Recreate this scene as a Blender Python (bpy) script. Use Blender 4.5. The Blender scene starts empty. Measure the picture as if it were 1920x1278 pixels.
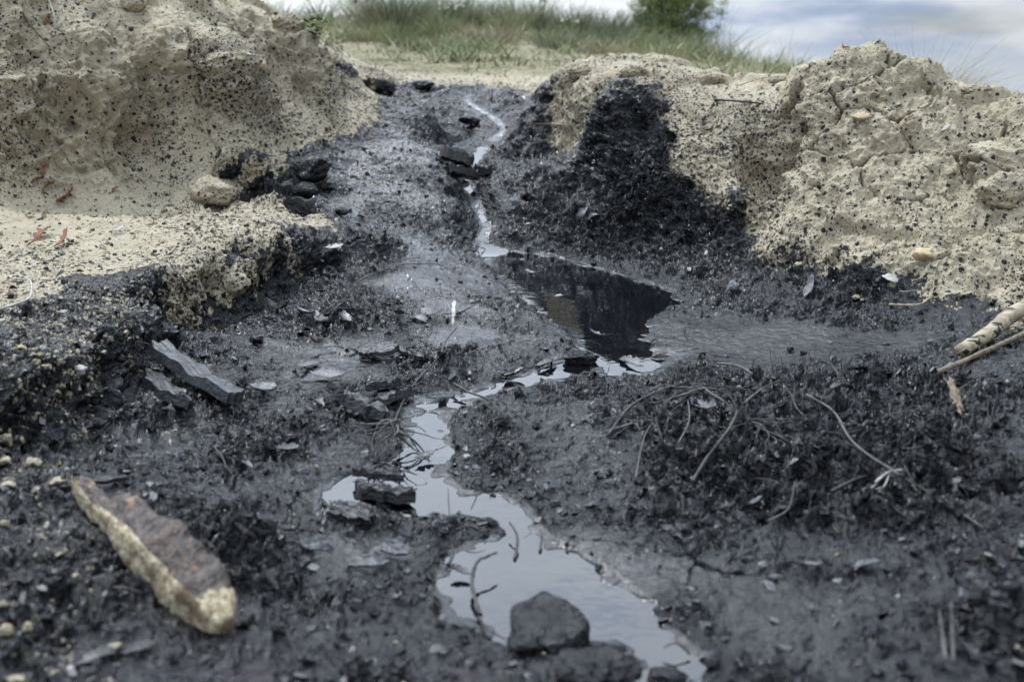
import bpy, bmesh, math, random
import numpy as np
from mathutils import Vector, Matrix
R = math.radians
random.seed(7)
rng = np.random.default_rng(11)
scn = bpy.context.scene

# ------------------------------------------------------------------ camera
CAM_Z = 0.55
PITCH = 15.5
FPX = 1867.0            # focal length in pixels of the 1920 wide photograph
cam_d = bpy.data.cameras.new("camera")
cam = bpy.data.objects.new("camera", cam_d)
scn.collection.objects.link(cam)
scn.camera = cam
cam.location = (0, 0, CAM_Z)
cam.rotation_euler = (R(90 - PITCH), 0, 0)
cam_d.sensor_width = 36.0
cam_d.lens = 36.0 * FPX / 1920.0
cam_d.clip_start = 0.02
cam_d.clip_end = 3000
cam_d.dof.use_dof = True
cam_d.dof.focus_distance = 1.95
cam_d.dof.aperture_fstop = 4.5

# ------------------------------------------------------------------ world
SUN_EL, SUN_AZ = 58.0, 328.0      # azimuth clockwise from +Y (ahead)
w = bpy.data.worlds.new("World")
scn.world = w
w.use_nodes = True
nt = w.node_tree
nt.nodes.clear()
def N(nt, t, **k):
    n = nt.nodes.new(t)
    for a, b in k.items():
        setattr(n, a, b)
    return n
def L(nt, a, b):
    nt.links.new(a, b)
def math_n(nt, op, a, b=None, c=None, clamp=False):
    n = nt.nodes.new('ShaderNodeMath'); n.operation = op; n.use_clamp = clamp
    for i, v in enumerate((a, b, c)):
        if v is None: continue
        if isinstance(v, (int, float)): n.inputs[i].default_value = v
        else: nt.links.new(v, n.inputs[i])
    return n.outputs[0]
def mixc(nt, f, a, b, mode='MIX'):
    n = nt.nodes.new('ShaderNodeMix'); n.data_type = 'RGBA'; n.blend_type = mode
    for i, v in ((0, f), (6, a), (7, b)):
        if isinstance(v, (int, float)): n.inputs[i].default_value = v
        elif isinstance(v, tuple): n.inputs[i].default_value = (v + (1,))[:4]
        else: nt.links.new(v, n.inputs[i])
    return n.outputs[2]
def ramp(nt, v, p0, p1, a=0.0, b=1.0, smooth=True):
    n = nt.nodes.new('ShaderNodeMapRange')
    n.interpolation_type = 'SMOOTHSTEP' if smooth else 'LINEAR'
    nt.links.new(v, n.inputs[0])
    for i, x in zip((1, 2, 3, 4), (p0, p1, a, b)):
        if isinstance(x, (int, float)): n.inputs[i].default_value = x
        else: nt.links.new(x, n.inputs[i])
    return n.outputs[0]
sky = N(nt, 'ShaderNodeTexSky', sky_type='NISHITA')
sky.sun_disc = False
sky.sun_elevation = R(SUN_EL)
sky.sun_rotation = R(SUN_AZ)
sky.air_density = 1.0; sky.dust_density = 1.5
tc = N(nt, 'ShaderNodeTexCoord')
sep = N(nt, 'ShaderNodeSeparateXYZ'); L(nt, tc.outputs['Generated'], sep.inputs[0])
den = math_n(nt, 'ADD', math_n(nt, 'MAXIMUM', sep.outputs[2], 0.0), 0.20)
cx = math_n(nt, 'DIVIDE', sep.outputs[0], den)
cy = math_n(nt, 'DIVIDE', sep.outputs[1], den)
cmb = N(nt, 'ShaderNodeCombineXYZ'); L(nt, cx, cmb.inputs[0]); L(nt, cy, cmb.inputs[1])
def wnoise(scale, detail, off, rough=0.5, dist=0.0, sy=1.0):
    m = N(nt, 'ShaderNodeMapping'); L(nt, cmb.outputs[0], m.inputs[0])
    m.inputs['Location'].default_value = off
    m.inputs['Scale'].default_value = (1, sy, 1)
    n = N(nt, 'ShaderNodeTexNoise'); L(nt, m.outputs[0], n.inputs['Vector'])
    n.inputs['Scale'].default_value = scale; n.inputs['Detail'].default_value = detail
    n.inputs['Roughness'].default_value = rough; n.inputs['Distortion'].default_value = dist
    return n.outputs[0]
mp = N(nt, 'ShaderNodeMapping'); L(nt, tc.outputs['Generated'], mp.inputs[0]); mp.inputs['Scale'].default_value = (1, 1, 4.2); mp.inputs['Location'].default_value = (.35, .2, .12)
_n = N(nt, 'ShaderNodeTexNoise'); L(nt, mp.outputs[0], _n.inputs['Vector']); _n.inputs['Scale'].default_value = 3.6; _n.inputs['Detail'].default_value = 7; _n.inputs['Roughness'].default_value = .52
n1 = _n.outputs[0]
n2 = wnoise(0.7, 4, (8.3, 5.2, 2.0), 0.5, 0.2)
# white bright cloud against blue-grey cloud bases, thin gaps of sky
skyc = mixc(nt, 1.0, sky.outputs[0], (0.11, 0.11, 0.11), 'MULTIPLY')
shade = ramp(nt, n1, 0.37, 0.54)
cl = mixc(nt, shade, (0.42, 0.52, 0.72), (.93, 0.98, 1.04))
cl = mixc(nt, ramp(nt, sep.outputs[2], 0.10, 0.35, 0.0, 0.6), cl, (0.72, 0.83, 0.98))
gap = ramp(nt, n2, 0.50, 0.66)
col = mixc(nt, math_n(nt, 'MULTIPLY', gap, 0.45), cl, skyc)
# pale veil towards the horizon, brighter cloud deck high up
hor = ramp(nt, sep.outputs[2], -0.01, 0.035, 1.0, 0.0)
col = mixc(nt, math_n(nt, 'MULTIPLY', hor, 0.75), col, (0.84, 0.92, 1.0))
hi = ramp(nt, sep.outputs[2], 0.10, 0.50, 1.0, 1.7)
vm = N(nt, 'ShaderNodeVectorMath', operation='SCALE'); L(nt, col, vm.inputs[0]); L(nt, hi, vm.inputs['Scale'])
# the cloud deck is thinnest, and so brightest, on the sun's side
sd3 = N(nt, 'ShaderNodeVectorMath', operation='DOT_PRODUCT'); L(nt, tc.outputs['Generated'], sd3.inputs[0])
sd3.inputs[1].default_value = (math.sin(R(SUN_AZ)) * math.cos(R(SUN_EL)), math.cos(R(SUN_AZ)) * math.cos(R(SUN_EL)), math.sin(R(SUN_EL)))
glow = ramp(nt, sd3.outputs['Value'], 0.25, 1.0, 0.58, 1.75)
vm2 = N(nt, 'ShaderNodeVectorMath', operation='SCALE'); L(nt, vm.outputs[0], vm2.inputs[0]); L(nt, glow, vm2.inputs['Scale'])
bg = N(nt, 'ShaderNodeBackground'); L(nt, vm2.outputs[0], bg.inputs[0]); bg.inputs[1].default_value = 0.95
wo = N(nt, 'ShaderNodeOutputWorld'); L(nt, bg.outputs[0], wo.inputs[0])

sl = bpy.data.lights.new("sun", 'SUN'); sl.energy = 1.5; sl.angle = R(10); sl.color = (1.0, 0.975, 0.94)
so = bpy.data.objects.new("sun", sl); scn.collection.objects.link(so)
az = R(SUN_AZ); el = R(SUN_EL)
sd_ = Vector((math.sin(az) * math.cos(el), math.cos(az) * math.cos(el), math.sin(el)))
so.rotation_euler = sd_.to_track_quat('Z', 'Y').to_euler()
so.location = sd_ * 20

scn.view_settings.view_transform = 'Standard'
scn.view_settings.look = 'None'
scn.view_settings.gamma = 1.0
scn.view_settings.exposure = 0.43
scn.cycles.max_bounces = 5
scn.cycles.diffuse_bounces = 3
scn.cycles.glossy_bounces = 3
scn.cycles.transparent_max_bounces = 8
scn.cycles.use_denoising = True

# ------------------------------------------------------------------ pixel <-> world
ct, st = math.cos(R(PITCH)), math.sin(R(PITCH))
def ray(px, py):
    dx = (px - 960) / FPX; dv = -(py - 639) / FPX
    return np.array([dx, ct + dv * st, -st + dv * ct])
def squeeze(Y):
    return Y if Y < 2.6 else 2.6 + (Y - 2.6) * 0.55
def atY(px, py, Y):
    Y = squeeze(Y); d = ray(px, py); t = Y / d[1]
    return np.array([d[0] * t, Y, CAM_Z + d[2] * t])
def atZ(px, py, z):
    d = ray(px, py); t = (z - CAM_Z) / d[2]
    return np.array([d[0] * t, d[1] * t, z])
def project(P):
    q = P - np.array([0, 0, CAM_Z])
    f = q[..., 1] * ct - q[..., 2] * st
    u = q[..., 1] * st + q[..., 2] * ct
    return 960 + FPX * q[..., 0] / f, 639 - FPX * u / f, f

# ------------------------------------------------------------------ noise in numpy
_perm = np.arange(256, dtype=np.int32); np.random.default_rng(5).shuffle(_perm)
_perm = np.concatenate([_perm, _perm, _perm])
_g = np.random.default_rng(6).normal(size=(256, 3)).astype(np.float32)
_g /= np.linalg.norm(_g, axis=1)[:, None]
def perlin(x, y, z):
    xi = np.floor(x).astype(np.int32); yi = np.floor(y).astype(np.int32); zi = np.floor(z).astype(np.int32)
    fx = (x - xi).astype(np.float32); fy = (y - yi).astype(np.float32); fz = (z - zi).astype(np.float32)
    u = fx * fx * fx * (fx * (fx * 6 - 15) + 10)
    v = fy * fy * fy * (fy * (fy * 6 - 15) + 10)
    w_ = fz * fz * fz * (fz * (fz * 6 - 15) + 10)
    xi &= 255; yi &= 255; zi &= 255
    def gr(i, j, k):
        h = _perm[_perm[_perm[xi + i] + yi + j] + zi + k]
        return _g[h, 0] * (fx - i) + _g[h, 1] * (fy - j) + _g[h, 2] * (fz - k)
    a = gr(0, 0, 0); a += u * (gr(1, 0, 0) - a)
    b = gr(0, 1, 0); b += u * (gr(1, 1, 0) - b)
    a += v * (b - a)
    c = gr(0, 0, 1); c += u * (gr(1, 0, 1) - c)
    d = gr(0, 1, 1); d += u * (gr(1, 1, 1) - d)
    c += v * (d - c)
    return (a + w_ * (c - a)) * 1.5
def pn(P, s, off=0.0):
    return perlin(P[0] * s + off, P[1] * s + off * 1.7 + 40, P[2] * s + off * 0.6 + 80)
def sstep(a, b, x):
    t = np.clip((x - a) / (b - a), 0, 1)
    return t * t * (3 - 2 * t)
def plates(x, y, s, seed):
    """2-D cells, each a randomly tilted plate: returns tilt height, edge distance, cell value"""
    x = x * s; y = y * s
    xi = np.floor(x).astype(np.int32); yi = np.floor(y).astype(np.int32)
    f1 = np.full(x.shape, 9.0, np.float32); f2 = f1.copy()
    bx = np.zeros_like(f1); by = np.zeros_like(f1); bh = np.zeros(x.shape, np.int32)
    for i in (-1, 0, 1):
        for j in (-1, 0, 1):
            h = _perm[_perm[(xi + i + seed * 7) & 255] + ((yi + j) & 255)]
            h2 = _perm[h + 91]
            px_ = xi + i + (h / 255.0); py_ = yi + j + (h2 / 255.0)
            dx = (x - px_).astype(np.float32); dy = (y - py_).astype(np.float32)
            d = dx * dx + dy * dy
            m = d < f1
            f2 = np.where(m, f1, np.minimum(f2, d))
            f1 = np.where(m, d, f1); bx = np.where(m, dx, bx); by = np.where(m, dy, by); bh = np.where(m, h, bh)
    f1 = np.sqrt(f1); f2 = np.sqrt(f2)
    t = _g[bh]
    return (t[..., 0] * bx + t[..., 1] * by), f2 - f1, (_perm[bh + 37] / 255.0).astype(np.float32)

# ------------------------------------------------------------------ water level along the gully
_wy = [0.0, 1.12, 1.22, 1.36, 1.50, 1.66, 1.75, 2.84]
_wz = [0.0, 0.0, 0.006, 0.008, 0.014, 0.021, 0.026, 0.026]
for _p in ((905,425,3.2),(900,395,3.5),(880,350,3.8),(890,300,4.35),(940,240,4.9),(915,215,5.2),(872,185,5.75),(860,165,6.4)):
    _q = atY(*_p); _wy.append(float(_q[1])); _wz.append(max(_wz[-1] + .004, float(_q[2]) - 0.006))
_fy = np.arange(0, 6.5, .01); _fz = np.interp(_fy, _wy, _wz)
_fz = np.convolve(np.pad(_fz, 9, mode='edge'), np.ones(19) / 19, 'valid'); _wy, _wz = list(_fy), list(_fz)
def WL(Y):
    return np.interp(Y, _wy, _wz)
def onW(px, py):
    d = ray(px, py); t = np.linspace(.3, 7, 6000)
    k = np.argmax(CAM_Z + d[2] * t < WL(d[1] * t))
    return (d * t[k])[:2]

# ------------------------------------------------------------------ control heights (photo pixel + distance)
CP = []
def cy_(*pts):
    for px, py, Y in pts: CP.append(atY(px, py, Y))
def cz_(*pts):
    for px, py, z in pts: CP.append(atZ(px, py, z))
def line(pts, n=5):
    W3 = [atY(*p) for p in pts]
    for a, b in zip(W3[:-1], W3[1:]):
        for k in range(n): CP.append(a + (b - a) * k / n)
    CP.append(W3[-1])
# foreground mud
cz_((960,1270,0.0),(700,1250,.012),(500,1200,.022),(300,1250,.035),(100,1250,.05),(0,1150,.065),(0,1000,.07),(0,900,.07),
    (200,1050,.05),(150,900,.055),(350,950,.035),(500,1050,.022),(650,1100,.012),(500,850,.022),(600,900,.018),(300,860,.035),
    (1400,1230,.012),(1600,1230,.03),(1850,1250,.06),(1300,1050,.012),(1450,1050,.025),(1650,1050,.045),(1850,1100,.085),(1780,1120,.05),
    (1900,950,.075),(1100,900,.02),(1200,950,.022),(1050,830,.032),(1250,850,.05),(1500,850,.066),(1700,850,.075),(1900,850,.085),
    (1400,950,.04),(1600,950,.055),(1150,780,.04),(1300,740,.055),(1500,730,.066),(1700,730,.07),(1880,740,.085),(1000,780,.03),
    (900,830,.022),(500,780,.022),(650,780,.02),(650,850,.018))
# middle mud basin
cz_((500,600,.053),(600,560,.066),(600,650,.035),(700,600,.05),(800,520,.066),(800,600,.052),(700,700,.026),(850,680,.036),
    (500,700,.032),(400,650,.04),(350,700,.036),(280,760,.042),(430,720,.03),(880,570,.048),(960,620,.040),(950,650,.04),(1050,640,.034),
    (820,460,.060),(880,520,.040),(950,570,.034),(1030,620,.030),(750,500,.074),(700,500,.08))
# flat pan to the right of the pool
cz_((1350,680,.03),(1400,620,.038),(1300,640,.03),(1250,620,.03),(1600,650,.042),(1500,600,.05),(1800,650,.055),(1900,680,.07),(1700,610,.056),(1290,590,.035))
# tan ledge on the left, lip and foot
cy_((0,480,2.1),(150,470,2.15),(300,500,2.07),(200,420,2.35),(400,400,2.55),(100,400,2.45),(350,385,2.7),(0,380,2.5),(500,392,2.72),(600,400,2.8),
    (250,470,2.2),(350,440,2.3),(650,415,2.75))
line([(310,545,1.97),(400,488,2.13),(470,448,2.28),(560,424,2.48),(680,446,2.52)])
line([(320,612,1.955),(425,575,2.08),(480,565,2.15),(580,510,2.36),(700,492,2.42)])
# lower speckled shelf, lip and foot
cy_((150,600,1.7),(200,545,1.92),(0,600,1.65),(100,540,1.88),(250,580,1.80),(0,680,1.42))
line([(300,588,1.86),(240,640,1.64),(170,700,1.42),(80,752,1.29),(0,760,1.24)])
line([(335,650,1.80),(265,700,1.60),(200,770,1.40),(100,812,1.27),(0,812,1.20)])
# left bank
cy_((50,372,2.6),(200,370,2.75),(350,362,2.92),(450,372,2.93),(50,250,2.78),(150,300,2.85),(250,300,2.98),(350,300,3.08),(430,300,3.2),
    (100,150,2.95),(50,50,3.05),(200,120,3.1),(300,100,3.4),(270,230,3.18),(180,200,2.98),(400,120,3.5),(450,200,3.45),(470,260,3.4),(380,200,3.42),(330,180,3.35),
    (300,20,3.65),(200,20,3.4),(450,60,4.0),(400,10,4.0),(520,40,4.55),(560,100,4.45),(600,150,4.55),(630,100,5.1),(540,180,4.25),(620,190,4.65),(600,230,4.15),
    (700,210,4.6),(740,235,4.45),(520,275,3.7),(640,280,3.85),(480,330,3.2),(560,330,3.3),(0,150,2.75),(0,300,2.62),(0,0,3.0),(430,120,3.75),(500,120,4.1))
# dark left flank of the gully
cy_((750,260,4.2),(700,330,3.55),(800,330,3.5),(800,440,2.85),(700,430,2.8),(820,300,3.8),(860,400,3.12),(750,380,3.2),(600,350,3.2),(650,380,3.05),(780,230,4.75),(700,180,5.2),(650,160,5.3),(840,350,3.45))
# gully head
cy_((800,180,5.9),(720,170,5.8),(1000,190,5.5),(900,235,5.05),(830,230,5.0),(870,275,4.6),(960,250,4.9),(910,330,3.95),(960,380,3.35),(1000,300,4.05),(940,430,3.15),(880,205,5.35))
line([(640,148,5.6),(760,156,6.3),(900,160,6.5),(1040,160,6.2)], 4)
line([(700,130,7.0),(800,136,7.3),(1000,140,7.2)], 3)
cy_((640,95,6.6),(560,60,6.4))
# right bank: left end, dark face, top
cy_((1050,140,4.9),(1045,220,4.72),(1060,300,4.3),(1075,118,5.1),(1150,125,4.6),(1120,180,4.25),(1120,260,4.0),(1100,350,3.45),(1100,400,3.12),(1050,450,2.98),
    (1170,180,3.6),(1180,300,3.25),(1190,400,3.0),(1140,300,3.4),(1150,220,3.6),(1200,455,2.85),(1200,490,2.7),(1250,180,3.7),(1230,125,4.3),(1300,165,3.9),(1300,220,3.4),(1300,330,3.05),(1300,450,2.75),(1320,510,2.45),
    (1270,552,2.33),(1350,540,2.3),(1400,470,2.55),(1400,350,2.8),(1400,225,3.15),(1400,178,3.6),(1470,250,3.05),(1450,330,2.92),(1450,420,2.68),(1500,330,2.62),(1500,420,2.45),(1490,220,2.92),(1500,178,3.1),
    (1560,110,3.05),(1630,105,3.05),(1700,130,2.97),(1740,190,2.92),(1600,150,2.9),(1600,220,2.72),(1600,300,2.57),(1600,400,2.38),(1600,470,2.24),(1560,482,2.27),(1680,520,2.13),(1780,208,2.9),
    (1850,200,2.8),(1910,208,2.7),(1850,250,2.6),(1750,300,2.55),(1850,350,2.4),(1890,290,2.38),(1750,400,2.33),(1850,450,2.18),(1780,530,2.06),(1910,500,2.05),(1910,570,1.93),
    (1450,500,2.42),(1550,520,2.22),(1600,562,2.09),(1500,560,2.12),(1700,590,1.99),(1900,612,1.86),(1400,540,2.25),(1450,570,2.08),(1350,500,2.48))
for p in ((1.2,4.6,.41),(2.0,4.2,.39),(3.0,4.0,.36),(0.7,5.6,.50),(1.5,6.0,.44),(2.6,6.0,.34),(4,5.5,.28),(1.0,7.5,.52),(0,8.2,.56),(-1,8.2,.58),(3,8,.32),(5,8,.22),
          (-2.6,4.4,1.0),(-2.0,5.2,.92),(-1.6,6.0,.78),(-3.5,6.0,1.0),(-2.6,7.5,.8),(-2.2,3.0,.75),(-1.9,2.2,.35),(-1.6,1.6,.2),(-1.2,1.0,.12),(-4.5,4.5,1.1),(-4.5,8,.95),
          (2.2,3.4,.40),(2.0,2.2,.37),(1.8,1.6,.2),(1.4,1.1,.12),(3,2.5,.40),(-.9,.4,.06),(0,.3,0),(.9,.4,.08),(-5,2,.8),(5,3,.5)):
    CP.append(np.array((p[0] * (squeeze(p[1]) / p[1]) ** 0.7, squeeze(p[1]), p[2])))
CP = np.array(CP)
# solve multiquadric
C2 = 0.035 ** 2
def _phi(d2): return np.sqrt(d2 + C2)
A = _phi(((CP[:, None, :2] - CP[None, :, :2]) ** 2).sum(-1))
n_ = len(CP)
M = np.zeros((n_ + 1, n_ + 1)); M[:n_, :n_] = -A + np.eye(n_) * 0.003; M[:n_, n_] = 1; M[n_, :n_] = 1
sol = np.linalg.solve(M, np.concatenate([CP[:, 2], [0]]))
X0, X1, Y0, Y1, DS = -6.0, 6.0, 0.2, 9.6, 0.0125
gx = np.arange(X0, X1 + DS, DS, dtype=np.float32); gy = np.arange(Y0, Y1 + DS, DS, dtype=np.float32)
GX, GY = np.meshgrid(gx, gy)
BZ = np.full(GX.shape, sol[n_], np.float32)
for k in range(n_):
    BZ -= np.float32(sol[k]) * np.sqrt((GX - np.float32(CP[k, 0])) ** 2 + (GY - np.float32(CP[k, 1])) ** 2 + np.float32(C2))
def samp(G, x, y):
    fx = np.clip((x - X0) / DS, 0, G.shape[1] - 1.001); fy = np.clip((y - Y0) / DS, 0, G.shape[0] - 1.001)
    i = fx.astype(np.int32); j = fy.astype(np.int32); a = (fx - i).astype(np.float32); b = (fy - j).astype(np.float32)
    return (G[j, i] * (1 - a) + G[j, i + 1] * a) * (1 - b) + (G[j + 1, i] * (1 - a) + G[j + 1, i + 1] * a) * b
def hit(px, py, near=0.5, far=9.5):
    d = ray(px, py)
    t = np.linspace(near, far, 4000); P = d[None] * t[:, None]
    z = CAM_Z + P[:, 2]
    b = samp(BZ, P[:, 0], P[:, 1])
    k = np.argmax(z < b)
    return P[k, 0], P[k, 1]
def sdf(poly, gx_=None):
    """signed distance on the raster, negative inside"""
    poly = np.array(poly, np.float32)
    d = np.full(GX.shape, 1e9, np.float32); ins = np.zeros(GX.shape, bool)
    for a, b in zip(poly, np.roll(poly, -1, 0)):
        e = b - a; l2 = float(e @ e) + 1e-12
        t = np.clip(((GX - a[0]) * e[0] + (GY - a[1]) * e[1]) / l2, 0, 1)
        d = np.minimum(d, (GX - a[0] - t * e[0]) ** 2 + (GY - a[1] - t * e[1]) ** 2)
        c = ((a[1] > GY) != (b[1] > GY)) & (GX < (b[0] - a[0]) * (GY - a[1]) / (b[1] - a[1] + 1e-12) + a[0])
        ins ^= c
    d = np.sqrt(d)
    return np.where(ins, -d, d)

# water outlines, in photo pixels laid on the water level
WATER = [
    [(1190,1290),(1205,1240),(1150,1200),(1010,1215),(930,1190),(850,1165),(818,1110),(828,1060),(880,1020),(960,1005),(930,970),(860,960),
     (770,965),(700,940),(650,968),(600,962),(596,925),(650,898),(700,888),(735,870),(770,830),(758,780),(790,760),(850,765),(838,800),(840,850),
     (835,900),(870,925),(940,930),(985,955),(1010,1000),(1060,1040),(1110,1070),(1180,1115),(1230,1165),(1290,1210),(1320,1250),(1300,1290)],
    [(770,775),(755,757),(800,745),(880,738),(960,712),(1040,685),(1090,672),(1110,682),(1120,695),(1060,712),(980,728),(900,748),(850,770)],
    [(1075,668),(1090,640),(1062,612),(1000,572),(945,528),(905,482),(893,458),(902,452),(950,470),(1040,480),(1100,500),(1180,520),(1262,548),(1280,566),(1250,580),(1222,592),
     (1206,630),(1212,655),(1260,668),(1240,700),(1190,712),(1130,705)],
]
UP = [(905,450),(910,425),(900,395),(884,362),(868,335),(880,315),(895,292),(908,280)]
UP2 = [(925,265),(945,242),(915,215),(885,200),(874,188)]
SW = np.full(GX.shape, 1e3, np.float32)
for poly in WATER:
    SW = np.minimum(SW, sdf([onW(*p) for p in poly]))
def pathdist(pts):
    d = np.full(GX.shape, 1e9, np.float32); pts = np.array(pts, np.float32)
    for a, b in zip(pts[:-1], pts[1:]):
        e = b - a; l2 = float(e @ e) + 1e-12
        t = np.clip(((GX - a[0]) * e[0] + (GY - a[1]) * e[1]) / l2, 0, 1)
        d = np.minimum(d, (GX - a[0] - t * e[0]) ** 2 + (GY - a[1] - t * e[1]) ** 2)
    return np.sqrt(d)
for pth, wd in ((UP, 0.011), (UP2, 0.007)):
    SW = np.minimum(SW, pathdist([onW(*p) for p in pth]) - wd)
GW = np.interp(GY, _wy, _wz).astype(np.float32)
# carve the bed and the shores
shore = GW + np.clip(SW * 0.22, -0.012, 1)
wmix = sstep(0.0, 0.10, SW)
BZ = np.where(SW < 0.10, shore * (1 - wmix) + np.maximum(BZ, GW + 0.004) * wmix, BZ).astype(np.float32)

# ------------------------------------------------------------------ where the tar lies (outline on the ground)
def H(pts): return [hit(*p) for p in pts]
TAR = H([(640,152),(700,175),(722,205),(700,240),(640,262),(600,285),(560,300),(520,318),(470,330),(455,362),(520,388),(590,402),(640,425),(560,440),(505,500),(470,540),
         (400,580),(320,570),(300,520),(240,515),(150,520),(90,560),(0,590)]) + [(-1.6,1.9),(-1.6,0.2),(1.9,0.2),(1.9,1.75)] + \
      H([(1915,620),(1860,600),(1780,575),(1700,540),(1640,505),(1590,500),(1555,500),(1500,495),(1430,490),(1400,440),(1370,380),(1330,350),(1290,330),(1250,280),(1235,215),(1190,190),(1150,200),
         (1110,225),(1095,270),(1060,290),(1040,270),(1030,240),(1030,200),(1035,168),(980,172),(900,165),(760,160)])
ST = sdf(TAR)

# ------------------------------------------------------------------ terrain grid
NU, NV = 1260, 1330
us = np.concatenate([np.linspace(-2.2, -0.63, 70, endpoint=False), np.linspace(-0.63, 0.63, NU), np.linspace(0.63, 2.2, 71)[1:]])
def XofU(u, Y): return u * np.sqrt(Y * Y + 0.09)
def far_z(x, y):
    """ground beyond the gully: hillside rising to a crest about 13 m off, then falling away"""
    crest = 0.98 - 0.185 * np.clip(x, 0, 5)
    r = 0.6 * np.clip((y - 5.3) / 6.7, 0, 1) + 0.4 * sstep(5.6, 12.0, y)
    lo = 0.545 - 0.085 * np.clip(x - 0.8, 0, 6)
    z = lo + (crest - lo) * r
    drop = sstep(13.2, 24, y)
    return z * (1 - drop) + drop * (-0.06 * np.clip(y - 15, 0, 900))
yc = np.exp(np.linspace(math.log(0.55), math.log(7.5), 900))
Uc, Yc = np.meshgrid(us, yc)
Xc = XofU(Uc, Yc)
Zc = samp(BZ, Xc, Yc)
dz = np.abs(np.diff(Zc, axis=0)); dy = np.diff(Yc, axis=0)
ds = np.sqrt(dz ** 2 + (0.33 * dy) ** 2) / Yc[1:]
# smooth metric across columns so rows stay regular
k_ = np.ones(31) / 31
ds = np.apply_along_axis(lambda a: np.convolve(np.pad(a, 15, mode='edge'), k_, 'valid'), 1, ds)
cum = np.concatenate([np.zeros((1, len(us))), np.cumsum(ds, 0)]); cum /= cum[-1:]
tt = np.linspace(0, 1, NV)
Ynear = np.stack([np.interp(tt, cum[:, i], yc) for i in range(len(us))], 1)
back = np.linspace(-2.5, 0.53, 26)[:, None] * np.ones((1, len(us)))
farr = np.concatenate([np.exp(np.linspace(math.log(7.5), math.log(26), 150))[1:], np.exp(np.linspace(math.log(26), math.log(900), 30))[1:]])[:, None] * np.ones((1, len(us)))
YY = np.concatenate([back, Ynear, farr]).astype(np.float32)
UU = np.broadcast_to(us[None].astype(np.float32), YY.shape)
XX = XofU(UU, YY).astype(np.float32)
ROWS, COLS = YY.shape
def base_h(x, y):
    z = samp(BZ, x, np.maximum(y, 0.25))
    r = sstep(5.0, 6.2, y)
    return z * (1 - r) + far_z(x, y) * r
ZZ = base_h(XX, YY).astype(np.float32)
sw = samp(SW, XX, YY); stv = samp(ST, XX, YY)
sw = np.where(YY > 6, 1.0, sw); stv = np.where(YY > 6, 1.0, stv)
def grid_normal(P):
    du = np.empty_like(P); dv = np.empty_like(P)
    du[:, 1:-1] = P[:, 2:] - P[:, :-2]; du[:, 0] = P[:, 1] - P[:, 0]; du[:, -1] = P[:, -1] - P[:, -2]
    dv[1:-1] = P[2:] - P[:-2]; dv[0] = P[1] - P[0]; dv[-1] = P[-1] - P[-2]
    n = np.cross(du, dv)
    n /= np.linalg.norm(n, axis=-1, keepdims=True) + 1e-12
    return n
P = np.stack([XX, YY, ZZ], -1)
Nn = grid_normal(P)
p3 = (XX, YY, ZZ)
nA = pn(p3, 3.0, 1.3); nB = pn(p3, 8.0, 5.1); nC = pn(p3, 20.0, 9.7); nD = pn(p3, 48.0, 3.3); nE = pn(p3, 110.0, 7.9); nF = pn(p3, 230.0, 2.2)
# ragged tar border
tar = sstep(0.060, -0.045, stv + 0.055 * nB + 0.04 * nC + 0.03 * nD)
soft = sstep(0.0, 0.07, np.abs(sw) + 0.02 * nC)            # calm down near water
steep = sstep(0.15, 0.75, 1 - Nn[..., 2])
def region(pts, feather, noise=0.05):
    s = samp(sdf(H(pts)), XX, YY)
    return np.where(YY > 9, 0, sstep(feather, -feather, s + noise * nB + 0.3 * noise * nC))
pan = region([(1240,600),(1300,580),(1420,600),(1700,622),(1740,650),(1640,675),(1400,690),(1250,690)], 0.03, 0.03)
flankL = region([(600,290),(760,240),(850,330),(890,440),(820,470),(690,440),(600,400)], 0.12, 0.1)
debris = region([(1180,760),(1290,700),(1560,710),(1900,740),(1910,930),(1600,960),(1380,940),(1230,900)], 0.05)
mound = region([(1470,200),(1560,110),(1920,170),(1920,570),(1780,560),(1560,480),(1460,400)], 0.05)
leftbank = region([(0,0),(450,0),(600,150),(640,260),(480,330),(460,365),(0,370)], 0.08)
disp = np.zeros(XX.shape, np.float32)
tan_ = 1 - tar
nearY = sstep(12, 7, YY)
# dry earth: clods, pits, crust
rid = 1 - np.abs(nB) * 2
rid2 = 1 - np.abs(nC) * 2
ledgez = sstep(0.1, -0.1, XX) * sstep(2.72, 2.52, YY)
lump = 0.3 + 0.7 * np.maximum(steep, np.maximum(mound, leftbank))
bil = lambda n: 0.5 - np.abs(n) * 1.6
disp += tan_ * (1 - .75 * ledgez * (1 - steep)) * nearY * (0.032 * nA + 0.022 * nB + 0.016 * bil(nC) + 0.0085 * bil(nD) + 0.004 * nE + 0.0016 * nF) * lump
pits = sstep(0.25, 0.55, pn(p3, 14.0, 21.0)) * tan_ * nearY * np.maximum(steep, mound * 0.5)
disp -= 0.016 * pits
# bank lumps
bankl = np.maximum(leftbank, .8 * tan_ * steep) * (1 - ledgez)
disp += bankl * (0.07 * pn(p3, 3.6, 31.0) + 0.045 * bil(pn(p3, 8.0, 35.0)) + 0.02 * bil(pn(p3, 17.0, 36.0)) + .010 * bil(nD) + .008 * bil(nC))
disp += mound * (0.03 * bil(pn(p3, 6.0, 41.0)) + 0.014 * bil(pn(p3, 15.0, 42.0)))
cavn = pn(p3, 5.0, 51.0)
disp -= bankl * 0.06 * sstep(0.28, 0.42, cavn) + mound * 0.03 * sstep(0.38, 0.45, cavn)
crestk = (YY > 2.4) * (YY < 4.6) * tan_ * sstep(0.40, 0.52, ZZ) * (1 - mound)
disp += crestk * 0.03 * sstep(0.1, 0.4, pn(p3, 9.0, 43.0))
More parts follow.
